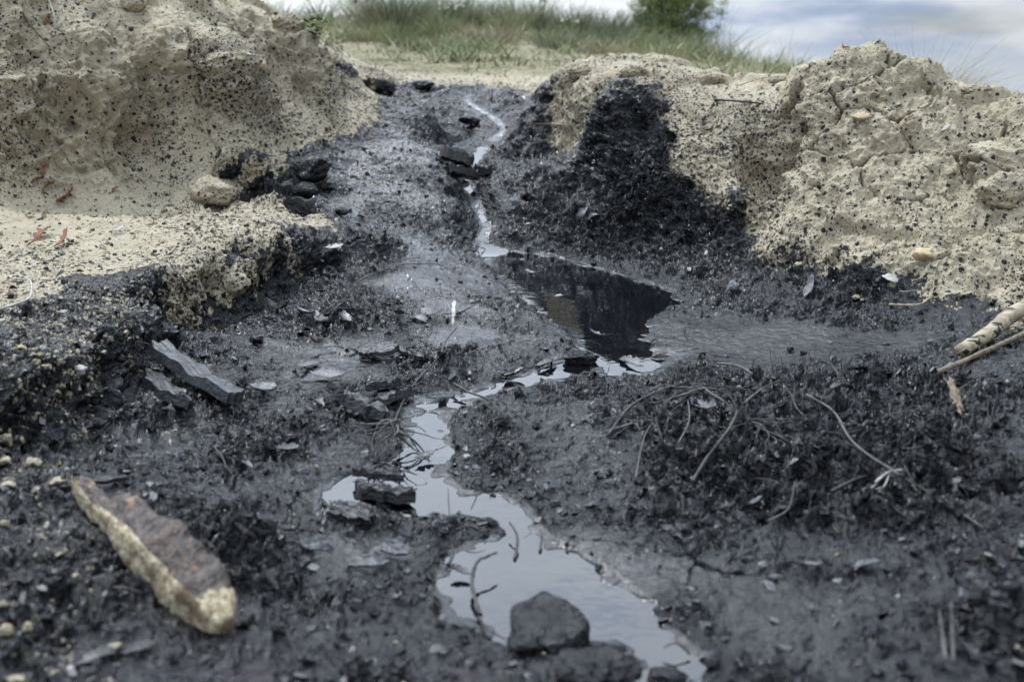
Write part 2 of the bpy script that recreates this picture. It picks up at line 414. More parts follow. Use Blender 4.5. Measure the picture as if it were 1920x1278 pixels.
# tar: plates, crumbs
t1, e1, c1 = plates(XX + 0.012 * nC, YY * 0.9 + 0.012 * nD, 30.0, 1)
t2, e2, c2 = plates(XX + 0.006 * nD, YY * 0.8 + 0.004 * nE, 75.0, 2)
t3, e3, c3 = plates(XX, YY, 150.0, 3)
calm = np.maximum.reduce([region([(480,640),(640,630),(760,690),(740,730),(560,720),(430,690)], 0.05, 0.06), region([(740,470),(860,470),(960,550),(860,590),(740,560)], 0.05, 0.06),
    region([(1050,990),(1180,960),(1400,1030),(1560,1120),(1500,1230),(1330,1200),(1200,1120)], 0.04, 0.06), region([(880,600),(1040,640),(1040,680),(900,700),(820,650)], 0.04, 0.05),
    region([(560,1000),(800,1020),(780,1080),(600,1080)], 0.03, 0.05)])
flankR = region([(960,385),(1080,300),(1150,180),(1240,190),(1330,340),(1400,440),(1560,500),(1700,560),(1500,590),(1300,560),(1270,535),(1050,450)], 0.05, 0.06) * tar
rough_m = tar * soft * (1 - 0.93 * pan) * (1 - 0.7 * flankL) * (1 - 0.78 * calm)
patchy = sstep(-0.25, 0.20, pn(p3, 6.0, 55.0) + 0.4 * nB)
ridge = (1 - np.abs(pn((XX + .03 * nB, YY + .03 * nC, ZZ), 11.0, 88.0)) * 2.2).clip(0, 1) ** 2
disp += rough_m * (0.4 + 0.6 * patchy) * (0.012 * ridge + 0.012 * pn(p3, 5.0, 89.0) - .006)
disp += rough_m * (0.25 + 0.75 * patchy) * (0.012 * nB + 0.013 * bil(nC) + 0.0085 * bil(nD) + 0.0042 * nE + 0.0016 * nF)
disp += rough_m * (0.12 + 0.88 * patchy) * (0.014 * t1 * sstep(0.0, 0.2, e1) * (c1 > 0.45) + 0.0065 * t2 * (c2 > 0.35) + 0.0028 * t3)
disp += rough_m * (0.0035 * (c2 > 0.7) * sstep(0, .1, e2))
disp += tar * (1 - soft) * (0.0022 * nC + 0.0026 * nD + 0.0010 * nE)
disp += debris * (0.016 * nC + 0.010 * bil(nD) + 0.008 * t1 + 0.004 * t2)
disp += tar * sstep(2.75, 3.0, YY) * soft * (.022 * pn(p3, 7.0, 95.0) + .012 * bil(nB) + .008 * nC)
slope_l = region([(120,830),(330,800),(560,830),(600,960),(560,1100),(700,1180),(800,1278),(150,1278),(150,1000)], .06, .08)
churn = np.clip(flankR + soft * tar * (1 - pan) * (1 - calm) * (.75 * debris + .55 * slope_l * sstep(-.2, .3, pn(p3, 7.0, 71.0)) + .6 * sstep(.05, .35, pn(p3, 5.0, 73.0)) * (1 - flankL)), 0, 1)
disp += churn * soft * (0.016 * bil(nC) + 0.012 * bil(nD) + .006 * nE + .012 * t1 + .005 * t2)
disp += tar * steep * (0.022 * bil(nC) + 0.009 * nD + .004 * nE)
disp += pan * (0.0010 * nD + 0.0020 * nB + .0012 * nC)
disp += tar * flankL * (0.006 * nB + 0.003 * nD + 0.0024 * nE + .0030 * t2 + .0015 * t3)
# cracks through the dry mound and in the tar
_, eC, cC = plates(XX + 0.07 * nA + 0.03 * nB + 0.012 * nC, YY * 0.85 + ZZ * 0.9 + 0.06 * nB + 0.015 * nC, 4.6, 9)
crk = sstep(0.042, 0.012, eC) * sstep(-0.12, 0.15, pn(p3, 3.2, 77.0) + 0.35 * mound)
crk = crk * (mound * 1.0 + 0.25 * tan_ * (1 - mound)) * nearY
_, eK, _ = plates(XX + 0.05 * nB + 0.012 * nC, YY + 0.05 * nA + 0.01 * nD, 5.5, 12)
crkt = sstep(0.018, 0.004, eK) * tar * soft * sstep(0.05, 0.25, pn(p3, 3.5, 91.0))
disp -= 0.022 * crk + 0.010 * crkt
# larger lobes and hollows of the banks
for px_, py_, Yb, rb, ab in ((430,150,3.55,.20,.10),(545,110,4.4,.17,.08),(620,180,4.7,.14,.06),(270,260,3.0,.24,-.11),(190,150,3.0,.2,.07),(60,230,2.75,.16,.06),(500,220,3.6,.14,-.06),(340,60,3.45,.16,.06),
        (1100,190,4.4,.15,.08),(1455,320,2.9,.10,-.10),(1880,340,2.38,.11,.07),(1570,222,2.72,.05,-.035),(1175,230,3.5,.17,.08),(1330,190,3.4,.16,.06),(1690,180,2.85,.07,-.04),
        (345,535,1.98,.07,.035),(505,455,2.33,.07,.03),(420,510,2.12,.05,-.035),(1600,320,2.5,.18,.03),(1760,230,2.65,.10,.03),(860,262,4.6,.16,-.09),(800,250,4.7,.12,.05),(1250,330,3.1,.14,.05),(1600,525,2.15,.08,.03)):
    cb_ = atY(px_, py_, Yb)
    d2 = ((XX - cb_[0]) ** 2 + (YY - cb_[1]) ** 2 + (ZZ - cb_[2]) ** 2) * (1 + .5 * nB)
    disp += ab * np.exp(-d2 / (rb * rb * .5))
# undercut foot of the ledge and of the right bank
def footline(pts, wd):
    d_ = samp(pathdist([atY(*q)[:2] for q in pts]), XX, YY)
    return sstep(wd, wd * .3, d_ + .012 * nC + .01 * nB) * (YY < 5)
cut = footline([(320,606,1.955),(425,570,2.08),(480,560,2.15),(580,506,2.36),(700,488,2.42)], .05)
cut2 = footline([(335,645,1.80),(265,695,1.60),(200,766,1.40),(100,808,1.27),(0,808,1.20)], .05)
cut3 = footline([(1400,505,2.45),(1480,505,2.36),(1550,515,2.24)], .05)
cut4 = footline([(630,162,5.6),(700,172,5.9),(820,174,6.1),(940,178,6.1),(1045,178,5.8)], .09)
disp -= (0.07 * cut4 + 0.040 * cut + 0.034 * cut2 + .03 * cut3) * sstep(.03, .3, 1 - Nn[..., 2])
# hillside bumps
disp += (1 - nearY) * sstep(60, 20, YY) * (0.05 * nA)
# keep the bed under the water and shores just above it
P = P + Nn * disp[..., None]
wl = np.interp(P[..., 1], _wy, _wz)
midz = sstep(1.40, 1.50, YY) * sstep(1.80, 1.70, YY)
inside = sw + 0.010 * nC + 0.006 * nD + 0.002 * nE + sstep(2.9, 3.1, YY) * (.003 + .014 * pn(p3, 16.0, 29.0)) + sstep(1.78, 1.9, YY) * sstep(2.95, 2.8, YY) * (.022 * pn(p3, 9.0, 33.0) + .010 * nC + .006 * nD) + midz * (0.012 + 0.03 * pn(p3, 22.0, 19.0) + .02 * nD) + sstep(1.75, 1.3, YY) * (0.018 * pn(p3, 12.0, 23.0) + .012 * nC + .008 * nD)
isl = sstep(0.30, 0.55, pn(p3, 26.0, 64.0)) * sstep(-0.035, -0.01, sw)   # small crumbs standing in the shallows near the shore
P[..., 2] = np.where((YY < 7) & (inside < 0), np.minimum(P[..., 2], wl - 0.002 + 0.006 * isl), P[..., 2])
P[..., 2] = np.where((YY < 7) & (inside >= 0) & (sw < 0.08), np.maximum(P[..., 2], wl + np.minimum(0.0006 + inside * 0.10, 0.01)), P[..., 2])
P = P.astype(np.float32)
Nf = grid_normal(P)

# surface kind, per vertex: tar cover, speck density, wetness, soil hue
speck = 0.16 + 0.75 * leftbank * sstep(-0.45, 0.3, nA + nB * .6) + 1.0 * sstep(0.36, 0.0, stv + 0.07 * nB) * (1 - 0.62 * mound)
speck = np.clip(speck * (0.45 + 1.3 * sstep(-.35, .45, pn(p3, 4.2, 61.0) + .5 * nC)), 0, 1) * np.where(YY > 5.2, 0.15, 1)
shelf = region([(90,570),(240,530),(300,560),(250,640),(160,710),(60,760),(0,770),(0,600)], 0.05)
shelf2 = region([(0,840),(100,880),(140,950),(160,1100),(120,1278),(0,1278)], 0.05)
wet = np.clip(0.8 * sstep(0.02, 0.0, sw) + 0.30 * pan + 0.35 * flankL + 0.35 * tar * (1 - patchy) + .45 * calm - .6 * churn, -.6, 1)
colr = np.stack([tar, speck, wet, np.clip(shelf + 0.3 * shelf2, 0, 1)], -1).astype(np.float32)
misc = np.stack([crk, sstep(4.8, 5.3, YY + .4 * nA), mound, np.ones_like(crk)], -1).astype(np.float32)

def grid_mesh(name, P, mask=None):
    r, c = P.shape[:2]
    idx = np.arange(r * c, dtype=np.int32).reshape(r, c)
    q = np.stack([idx[:-1, :-1], idx[:-1, 1:], idx[1:, 1:], idx[1:, :-1]], -1).reshape(-1, 4)
    if mask is not None:
        q = q[mask.reshape(-1)]
        used = np.zeros(r * c, bool); used[q.reshape(-1)] = True
        re = np.cumsum(used) - 1; q = re[q].astype(np.int32); V = P.reshape(-1, 3)[used]
    else:
        V = P.reshape(-1, 3); used = None
    me = bpy.data.meshes.new(name)
    me.vertices.add(len(V)); me.vertices.foreach_set('co', np.ascontiguousarray(V, np.float32).ravel())
    me.loops.add(len(q) * 4); me.loops.foreach_set('vertex_index', np.ascontiguousarray(q).ravel())
    me.polygons.add(len(q)); me.polygons.foreach_set('loop_start', np.arange(0, len(q) * 4, 4, dtype=np.int32))
    me.polygons.foreach_set('use_smooth', np.ones(len(q), bool))
    me.update(calc_edges=True)
    return me
def link(o):
    scn.collection.objects.link(o); return o
def tag(o, label=None, cat=None, group=None, kind=None):
    if label: o['label'] = label
    if cat: o['category'] = cat
    if group: o['group'] = group
    if kind: o['kind'] = kind
    return o

# ------------------------------------------------------------------ materials
def new_mat(name):
    m = bpy.data.materials.new(name); m.use_nodes = True
    nt = m.node_tree; b = nt.nodes['Principled BSDF']
    return m, nt, b
def objco(nt):
    return nt.nodes.new('ShaderNodeTexCoord').outputs['Object']
def noise(nt, co, s, d=4, r=0.55, dist=0.0):
    n = nt.nodes.new('ShaderNodeTexNoise'); nt.links.new(co, n.inputs['Vector'])
    n.inputs['Scale'].default_value = s; n.inputs['Detail'].default_value = d; n.inputs['Roughness'].default_value = r
    n.inputs['Distortion'].default_value = dist
    return n
def voro(nt, co, s, feat='F1', rnd=1.0):
    n = nt.nodes.new('ShaderNodeTexVoronoi'); n.feature = feat; nt.links.new(co, n.inputs['Vector'])
    n.inputs['Scale'].default_value = s; n.inputs['Randomness'].default_value = rnd
    return n
def bump(nt, h, dist, strength=1.0, prev=None):
    n = nt.nodes.new('ShaderNodeBump'); nt.links.new(h, n.inputs['Height'])
    n.inputs['Distance'].default_value = dist; n.inputs['Strength'].default_value = strength
    if prev is not None: nt.links.new(prev, n.inputs['Normal'])
    return n.outputs[0]
TARC = (0.0040, 0.0043, 0.0055)
def earth_material(name, use_attr=True, tar_fac=None, speck_fac=0.5):
    m, nt, b = new_mat(name)
    co = objco(nt)
    if use_attr:
        a = nt.nodes.new('ShaderNodeAttribute'); a.attribute_name = 'cover'
        s = nt.nodes.new('ShaderNodeSeparateColor'); nt.links.new(a.outputs['Color'], s.inputs[0])
        tarA, spA, wetA, shA = s.outputs[0], s.outputs[1], s.outputs[2], a.outputs['Alpha']
        a2 = nt.nodes.new('ShaderNodeAttribute'); a2.attribute_name = 'misc'
        s2 = nt.nodes.new('ShaderNodeSeparateColor'); nt.links.new(a2.outputs['Color'], s2.inputs[0])
        crA, hillA, moA = s2.outputs[0], s2.outputs[1], s2.outputs[2]
    else:
        def val(v):
            n = nt.nodes.new('ShaderNodeValue'); n.outputs[0].default_value = v; return n.outputs[0]
        nz = noise(nt, co, 22, 4).outputs[0]
        tarA = ramp(nt, nz, 0.62 - tar_fac * 0.3, 0.68 - tar_fac * 0.3) if 0 < tar_fac < 1 else val(tar_fac)
        spA, wetA, shA, crA, hillA, moA = val(speck_fac), val(0.0), val(0.0), val(0.0), val(0.0), val(0.0)
    n_big = noise(nt, co, 2.2, 5).outputs[0]
    n_mid = noise(nt, co, 14, 6, 0.6).outputs[0]
    n_fine = noise(nt, co, 90, 5, 0.65).outputs[0]
    n_grit = noise(nt, co, 420, 3, 0.7).outputs[0]
    # dry earth colour
    tanc = mixc(nt, ramp(nt, n_mid, 0.32, 0.68), (0.36, 0.312, 0.22), (0.54, 0.48, 0.355))
    tanc = mixc(nt, ramp(nt, n_big, 0.42, 0.62), tanc, (0.45, 0.40, 0.29))
    tanc = mixc(nt, math_n(nt, 'MULTIPLY', ramp(nt, noise(nt, co, 5.5, 3).outputs[0], 0.60, 0.72), 0.45), tanc, (0.30, 0.20, 0.10))
    tanc = mixc(nt, math_n(nt, 'MULTIPLY', ramp(nt, n_fine, 0.35, 0.72), 0.55), tanc, (0.52, 0.46, 0.34))
    tanc = mixc(nt, math_n(nt, 'MULTIPLY', ramp(nt, n_grit, 0.55, 0.72), 0.35), tanc, (0.20, 0.17, 0.12))
    # hillside soil, duller with litter
    tanc = mixc(nt, math_n(nt, 'MULTIPLY', hillA, ramp(nt, n_mid, 0.35, 0.6, 0.35, 0.95)), tanc, (0.16, 0.155, 0.085))
    # tar specks: thrown drops and crumbs
    dist_co = nt.nodes.new('ShaderNodeVectorMath'); dist_co.operation = 'MULTIPLY_ADD'
    nt.links.new(noise(nt, co, 120, 2).outputs['Color'], dist_co.inputs[0]); dist_co.inputs[1].default_value = (0.008,) * 3
    nt.links.new(co, dist_co.inputs[2]); dco = dist_co.outputs[0]
    spm = None
    for sc_, lo, hi_ in ((30, 0.10, 0.24), (62, 0.10, 0.42), (120, 0.12, 0.50), (210, 0.12, 0.52)):
        v = voro(nt, dco, sc_)
        sepc = nt.nodes.new('ShaderNodeSeparateColor'); nt.links.new(v.outputs['Color'], sepc.inputs[0])
        thr = math_n(nt, 'MULTIPLY', ramp(nt, sepc.outputs[0], math_n(nt, 'SUBTRACT', 1.0, spA), 1.0, 0.0, 1.0, False), hi_)
        gate = math_n(nt, 'LESS_THAN', v.outputs['Distance'], thr)
        spm = gate if spm is None else math_n(nt, 'MAXIMUM', spm, gate)
    specc = mixc(nt, ramp(nt, n_fine, 0.3, 0.7), (0.022, 0.019, 0.02), (0.075, 0.06, 0.055))
    # ragged tar border from crumbs
    edge = math_n(nt, 'ADD', tarA, math_n(nt, 'MULTIPLY', math_n(nt, 'SUBTRACT', n_fine, 0.5), 1.9))
    edge = math_n(nt, 'ADD', edge, math_n(nt, 'MULTIPLY', math_n(nt, 'SUBTRACT', n_mid, 0.5), 0.6))
    tmask = ramp(nt, edge, 0.42, 0.54)
    # pale crumbs lying in the tar of the shelf
    v2 = voro(nt, dco, 75); s3 = nt.nodes.new('ShaderNodeSeparateColor'); nt.links.new(v2.outputs['Color'], s3.inputs[0])
    shth = math_n(nt, 'MULTIPLY', ramp(nt, math_n(nt, 'ADD', s3.outputs[1], math_n(nt, 'MULTIPLY', n_mid, 0.5)), 0.9, 1.0), 0.42)
    shm = math_n(nt, 'MULTIPLY', math_n(nt, 'LESS_THAN', v2.outputs['Distance'], shth), ramp(nt, shA, 0.15, 0.6))
    tmask = math_n(nt, 'MULTIPLY', tmask, math_n(nt, 'SUBTRACT', 1.0, shm))
    tarc = mixc(nt, ramp(nt, n_mid, 0.35, 0.7), TARC, (0.008, 0.0085, 0.0105))
    tarc = mixc(nt, math_n(nt, 'MULTIPLY', ramp(nt, n_grit, 0.66, 0.78), 0.35), tarc, (0.035, 0.036, 0.04))
    c = mixc(nt, spm, tanc, specc)
    c = mixc(nt, tmask, c, tarc)
    c = mixc(nt, math_n(nt, 'MULTIPLY', crA, 0.75), c, (0.07, 0.055, 0.035))
    nt.links.new(c, b.inputs['Base Color'])
    # gloss
    rt = ramp(nt, noise(nt, co, 7.0, 5, 0.65).outputs[0], 0.38, 0.60, 0.08, 0.26)
    rt = math_n(nt, 'ADD', rt, ramp(nt, n_fine, 0.3, 0.7, -0.10, 0.12))
    wr = ramp(nt, wetA, 0.0, 1.0, 0.0, 0.20)
    rt = math_n(nt, 'SUBTRACT', rt, wr)
    dry = ramp(nt, spm, 0, 1, 0.95, 0.5)
    rr = nt.nodes.new('ShaderNodeMix'); rr.data_type = 'FLOAT'
    nt.links.new(tmask, rr.inputs[0]); nt.links.new(dry, rr.inputs[2]); nt.links.new(rt, rr.inputs[3])
    nt.links.new(rr.outputs[0], b.inputs['Roughness'])
    b.inputs['IOR'].default_value = 1.5
    sp = ramp(nt, tmask, 0, 1, 0.15, 0.45); nt.links.new(sp, b.inputs['Specular IOR Level'])
    # relief finer than the mesh
    vb = voro(nt, dco, 130, 'F1').outputs['Distance']
    hb = math_n(nt, 'ADD', math_n(nt, 'MULTIPLY', n_fine, 1.0), math_n(nt, 'MULTIPLY', n_grit, 0.35))
    hb = math_n(nt, 'ADD', hb, math_n(nt, 'MULTIPLY', spm, 0.12))
    hb = math_n(nt, 'SUBTRACT', hb, math_n(nt, 'MULTIPLY', vb, 0.5))
    vt = voro(nt, dco, 65, 'F1'); vt2 = voro(nt, dco, 34, 'F1')
    sc5 = nt.nodes.new('ShaderNodeSeparateColor'); nt.links.new(vt.outputs['Color'], sc5.inputs[0])
    ht = math_n(nt, 'ADD', math_n(nt, 'MULTIPLY', n_fine, 0.9), math_n(nt, 'MULTIPLY', noise(nt, co, 38, 4, 0.6, 1.2).outputs[0], 1.6))
    ht = math_n(nt, 'SUBTRACT', ht, math_n(nt, 'MULTIPLY', vt.outputs['Distance'], 0.55))
    ht = math_n(nt, 'ADD', ht, math_n(nt, 'MULTIPLY', sc5.outputs[0], 0.10))
    ht = math_n(nt, 'SUBTRACT', ht, math_n(nt, 'MULTIPLY', vt2.outputs['Distance'], 0.5))
    hm = nt.nodes.new('ShaderNodeMix'); hm.data_type = 'FLOAT'
    nt.links.new(tmask, hm.inputs[0]); nt.links.new(hb, hm.inputs[2]); nt.links.new(ht, hm.inputs[3]); hb = hm.outputs[0]
    amp = math_n(nt, 'MULTIPLY', hb, ramp(nt, wetA, 0, 1, 1.0, 0.18))
    nt.links.new(bump(nt, amp, 0.0085, 1.0), b.inputs['Normal'])
    return m
M_EARTH = earth_material("earth_and_tar")
M_CLOD = earth_material("dry_clod", False, 0.0, 0.35)
M_HALF = earth_material("half_tarred_clod", False, 0.55, 0.7)
M_TARROCK = earth_material("tarred_stone", False, 1.0, 0.0)

me = grid_mesh("ground", P)
for nm, arr in (('cover', colr), ('misc', misc)):
    at = me.attributes.new(nm, 'FLOAT_COLOR', 'POINT'); at.data.foreach_set('color', np.ascontiguousarray(arr).ravel())
me.materials.append(M_EARTH)
ground = link(bpy.data.objects.new("ground", me)); tag(ground, kind='structure')

# ------------------------------------------------------------------ water
mW, ntw, bw = new_mat("oily_water")
cw = objco(ntw)
bw.inputs['Base Color'].default_value = (0.004, 0.0045, 0.006, 1)
bw.inputs['Roughness'].default_value = 0.035
bw.inputs['IOR'].default_value = 1.72
rp = noise(ntw, cw, 14, 3, 0.5).outputs[0]
rp2 = noise(ntw, cw, 60, 2, 0.5).outputs[0]
hh = math_n(ntw, 'ADD', rp, math_n(ntw, 'MULTIPLY', rp2, 0.12))
ntw.links.new(bump(ntw, hh, 0.0022, 0.5), bw.inputs['Normal'])
ys = np.concatenate([np.arange(0.35, 3.0, 0.006), np.arange(3.0, 6.2, 0.012)]); xs = np.arange(-0.5, 0.75, 0.006)
WX, WY = np.meshgrid(xs, ys)
WZ = WL(WY)
s_ = samp(SW, WX, WY)
keep = s_ < 0.045
kf = keep[:-1, :-1] | keep[1:, :-1] | keep[:-1, 1:] | keep[1:, 1:]
mw = grid_mesh("water", np.stack([WX, WY, WZ], -1).astype(np.float32), kf)
mw.materials.append(mW)
water = link(bpy.data.objects.new("water", mw)); tag(water, kind='structure')

# ------------------------------------------------------------------ lookup: ground under a photo pixel
QX, QY, QF = project(P[26:26 + NV + 100].astype(np.float64))
DW, DH = 640, 426
bi = (QX / 3).astype(int); bj = (QY / 3).astype(int)
ok = (bi >= 0) & (bi < DW) & (bj >= 0) & (bj < DH) & (QF > 0.1)
depth = np.full(DW * DH, 1e9); np.minimum.at(depth, (bj * DW + bi)[ok], QF[ok])
depth = depth.reshape(DH, DW)
def G(px, py, lift=0.0):
    """world point of the ground seen at a photo pixel"""
    i = int(np.clip(px / 3, 1, DW - 2)); j = int(np.clip(py / 3, 1, DH - 2))
    for r_ in range(1, 9):
        wnd = depth[max(j - r_, 0):j + r_ + 1, max(i - r_, 0):i + r_ + 1]; wnd = wnd[wnd < 1e6]
        if wnd.size >= 4: break
    f = float(np.median(wnd)) if wnd.size else 8.0
    d = ray(px, py); t = f           # forward distance equals t because ray has unit forward part
    p = Vector((d[0] * t, d[1] * t, CAM_Z + d[2] * t))
    w_ = float(WL(p.y))
    if p.z < w_ and p.y < 6.5:
        q = atZ(px, py, w_); p = Vector(q)
    p.z += lift
    return p
def span(px, p):            # metres covered by px photo pixels at point p
    return px * (p.y * ct - (p.z - CAM_Z) * st) / FPX
#OBJECTS
# ------------------------------------------------------------------ materials of the loose things
def simple(name, c1, c2, scale, rough=0.8, spec=0.3, bscale=None, bdist=0.002, stretch=None, extra=None):
    m, nt, b = new_mat(name)
    co = objco(nt)
    if stretch:
        mp = nt.nodes.new('ShaderNodeMapping'); nt.links.new(co, mp.inputs[0]); mp.inputs['Scale'].default_value = stretch; co = mp.outputs[0]
    f = ramp(nt, noise(nt, co, scale, 6, 0.62).outputs[0], 0.33, 0.67)
    c = mixc(nt, f, c1, c2)
    if extra:
        c = mixc(nt, ramp(nt, noise(nt, co, scale * extra[1], 4).outputs[0], extra[2], extra[2] + 0.06), c, extra[0])
    nt.links.new(c, b.inputs['Base Color'])
    b.inputs['Roughness'].default_value = rough; b.inputs['Specular IOR Level'].default_value = spec
    nt.links.new(bump(nt, noise(nt, co, bscale or scale * 3, 5, 0.6).outputs[0], bdist, 0.9), b.inputs['Normal'])
    return m
M_BLACKWOOD = simple("tarred_wood", (0.006, 0.006, 0.007), (0.018, 0.018, 0.02), 60, 0.30, 0.6, stretch=(0.12, 1, 1), bdist=0.004)
M_GREYWOOD = simple("wet_grey_wood", (0.012, 0.013, 0.016), (0.05, 0.052, 0.058), 60, 0.36, 0.6, stretch=(0.1, 1, 1), bdist=0.004)
M_BLACKLEAF = simple("tarred_leaf", (0.006, 0.006, 0.007), (0.02, 0.019, 0.02), 80, 0.22, 0.7, bdist=0.0015)
M_GREYLEAF = simple("grey_filmed_leaf", (0.018, 0.019, 0.023), (0.065, 0.068, 0.076), 90, 0.3, 0.6, bdist=0.0015)
M_TWIG = simple("tarred_twig", (0.008, 0.0075, 0.008), (0.03, 0.027, 0.026), 90, 0.38, 0.5)
M_GREYTWIG = simple("grey_twig", (0.06, 0.058, 0.055), (0.14, 0.13, 0.115), 90, 0.6, 0.4)
M_STRAW = simple("dry_straw_twig", (0.26, 0.21, 0.13), (0.46, 0.40, 0.28), 80, 0.8, 0.2)
M_BROWNTWIG = simple("brown_twig", (0.10, 0.075, 0.05), (0.22, 0.18, 0.13), 80, 0.8, 0.2)
M_ORANGE = simple("dead_oak_leaf", (0.10, 0.042, 0.018), (0.24, 0.10, 0.04), 60, 0.6, 0.3, bdist=0.002)
M_WHITE = simple("pale_chip", (0.26, 0.25, 0.23), (0.46, 0.45, 0.42), 70, 0.5, 0.4)
M_TANSTONE = simple("tan_stone", (0.22, 0.19, 0.125), (0.44, 0.39, 0.28), 70, 0.7, 0.3, bdist=0.003, extra=((0.05, 0.042, 0.035), 0.7, 0.53))
M_OCHRE = simple("ochre_stone", (0.40, 0.30, 0.16), (0.52, 0.44, 0.30), 60, 0.8, 0.3, bdist=0.002)
M_BRANCH = simple("bleached_branch", (0.22, 0.18, 0.12), (0.42, 0.37, 0.26), 50, 0.75, 0.3, stretch=(.3, 1, 1), bdist=0.004, extra=((0.02, 0.02, 0.02), 0.9, 0.57))

def mesh_obj(name, V, F, mat, parent=None, smooth=True):
    me = bpy.data.meshes.new(name); me.from_pydata([tuple(v) for v in V], [], F)
    if smooth: me.polygons.foreach_set('use_smooth', [True] * len(me.polygons))
    me.materials.append(mat); me.update()
    o = link(bpy.data.objects.new(name, me))
    if parent: o.parent = parent
    return o
def npn(V, s, off):          # perlin on an (n,3) array
    V = np.asarray(V, np.float32)
    return perlin(V[:, 0] * s + off, V[:, 1] * s + off * 1.3 + 30, V[:, 2] * s + 60)
def ico(sub):
    bm = bmesh.new(); bmesh.ops.create_icosphere(bm, subdivisions=sub, radius=1.0)
    V = np.array([v.co[:] for v in bm.verts]); F = [[v.index for v in f.verts] for f in bm.faces]; bm.free()
    return V, F
_ico5, _ico4 = ico(5), ico(4)
def rock(name, px, py, wpx, hpx, label, cat, mat, seed, deep=0.8, yaw=0.0, tilt=0.0, facets=9, rough=0.10, sink=0.25, group=None, sub=5, flat=None):
    """a stone or clod: (px,py) is the middle of its foot in the photo, wpx x hpx its size there"""
    p = G(px, py); u = span(1, p)
    V, F = _ico5 if sub == 5 else _ico4
    V = V.copy(); rg = np.random.default_rng(seed)
    for _ in range(facets):
        n = rg.normal(size=3); n /= np.linalg.norm(n); d = rg.uniform(0.62, 0.88)
        k = V @ n - d; V -= np.where(k > 0, k, 0)[:, None] * n * 0.9
    V *= (1 + 0.22 * npn(V, 1.3, seed) + rough * npn(V, 3.5, seed + 5) + rough * 0.6 * npn(V, 8, seed + 9) + rough * 0.3 * npn(V, 20, seed + 3))[:, None]
    V /= np.abs(V).max(0)
    if flat is not None: V[:, 2] = np.where(V[:, 2] > flat, flat + (V[:, 2] - flat) * .12 + .10 * npn(V, 4, seed) * .5, V[:, 2]); V[:, 2] += .22 * V[:, 1]
    sx, sz = wpx * u / 2, hpx * u / 2 / math.cos(R(PITCH)); V *= np.array([sx, sx * deep, sz])
    V = (np.array(Matrix.Rotation(yaw, 3, 'Z') @ Matrix.Rotation(tilt, 3, 'Y')) @ V.T).T
    V[:, 2] += sz * (1 - 2 * sink) 
    o = mesh_obj(name, V, F, mat); o.location = p
    return tag(o, label, cat, group)
def tube_mesh(pts, rad, sides=8, seed=0, wob=0.12, sub=6):
    pts = [Vector(p) for p in pts]
    # catmull-rom
    Q = []; Rr = []
    n = len(pts)
    rad = list(rad) if hasattr(rad, '__len__') else [rad] * n
    for i in range(n - 1):
        p0 = pts[max(i - 1, 0)]; p1 = pts[i]; p2 = pts[i + 1]; p3_ = pts[min(i + 2, n - 1)]
        for k in range(sub):
            t = k / sub
            Q.append(0.5 * ((2 * p1) + (p2 - p0) * t + (2 * p0 - 5 * p1 + 4 * p2 - p3_) * t * t + (3 * p1 - p0 - 3 * p2 + p3_) * t ** 3))
            Rr.append(rad[i] + (rad[i + 1] - rad[i]) * t)
    Q.append(pts[-1]); Rr.append(rad[-1])
    rg = random.Random(seed); V = []; F = []
    for i, q in enumerate(Q):
        t = (Q[min(i + 1, len(Q) - 1)] - Q[max(i - 1, 0)]).normalized()
        a = t.cross(Vector((0.13, 0.21, 0.97)) if abs(t.z) < 0.9 else Vector((1, 0, 0))).normalized(); b = t.cross(a)
        for k in range(sides):
            an = 2 * math.pi * k / sides; r = Rr[i] * (1 + rg.uniform(-wob, wob))
            V.append(q + (a * math.cos(an) + b * math.sin(an)) * r)
    for i in range(len(Q) - 1):
        for k in range(sides):
            k2 = (k + 1) % sides
            F.append((i * sides + k, i * sides + k2, (i + 1) * sides + k2, (i + 1) * sides + k))
    F.append(tuple(range(sides))[::-1]); F.append(tuple((len(Q) - 1) * sides + k for k in range(sides)))
    return V, F
def localise(V, base):
    return [Vector(v) - base for v in V]
def twig(name, pts, r, label, cat, mat, seed=0, wob=0.15, taper=0.5, group=None, side=None):
    """pts: (photo x, photo y, lift above the ground in m); side: list of (index, [pts]) small branches kept in the same mesh"""
    W = [G(x, y, l + (.006 if name == 'root' else 0)) for x, y, l in pts]
    n = len(W); rad = [r * (1 - (1 - taper) * i / (n - 1)) for i in range(n)]
    rg = random.Random(seed)
    W = [w_ + Vector((rg.uniform(-1, 1), rg.uniform(-1, 1), rg.uniform(-.3, .6))) * r * 0.8 for w_ in W]
    V, F = tube_mesh(W, rad, 7, seed, wob)
    for sp in (side or []):
        W2 = [G(x, y, l) for x, y, l in sp]
        V2, F2 = tube_mesh(W2, [r * 0.55 * (1 - .6 * i / (len(W2) - 1)) for i in range(len(W2))], 6, seed + 1, wob)
        o_ = len(V); V += V2; F += [tuple(a + o_ for a in f) for f in F2]
    b = W[0]
    o = mesh_obj(name, localise(V, b), F, mat); o.location = b
    return tag(o, label, cat, group)
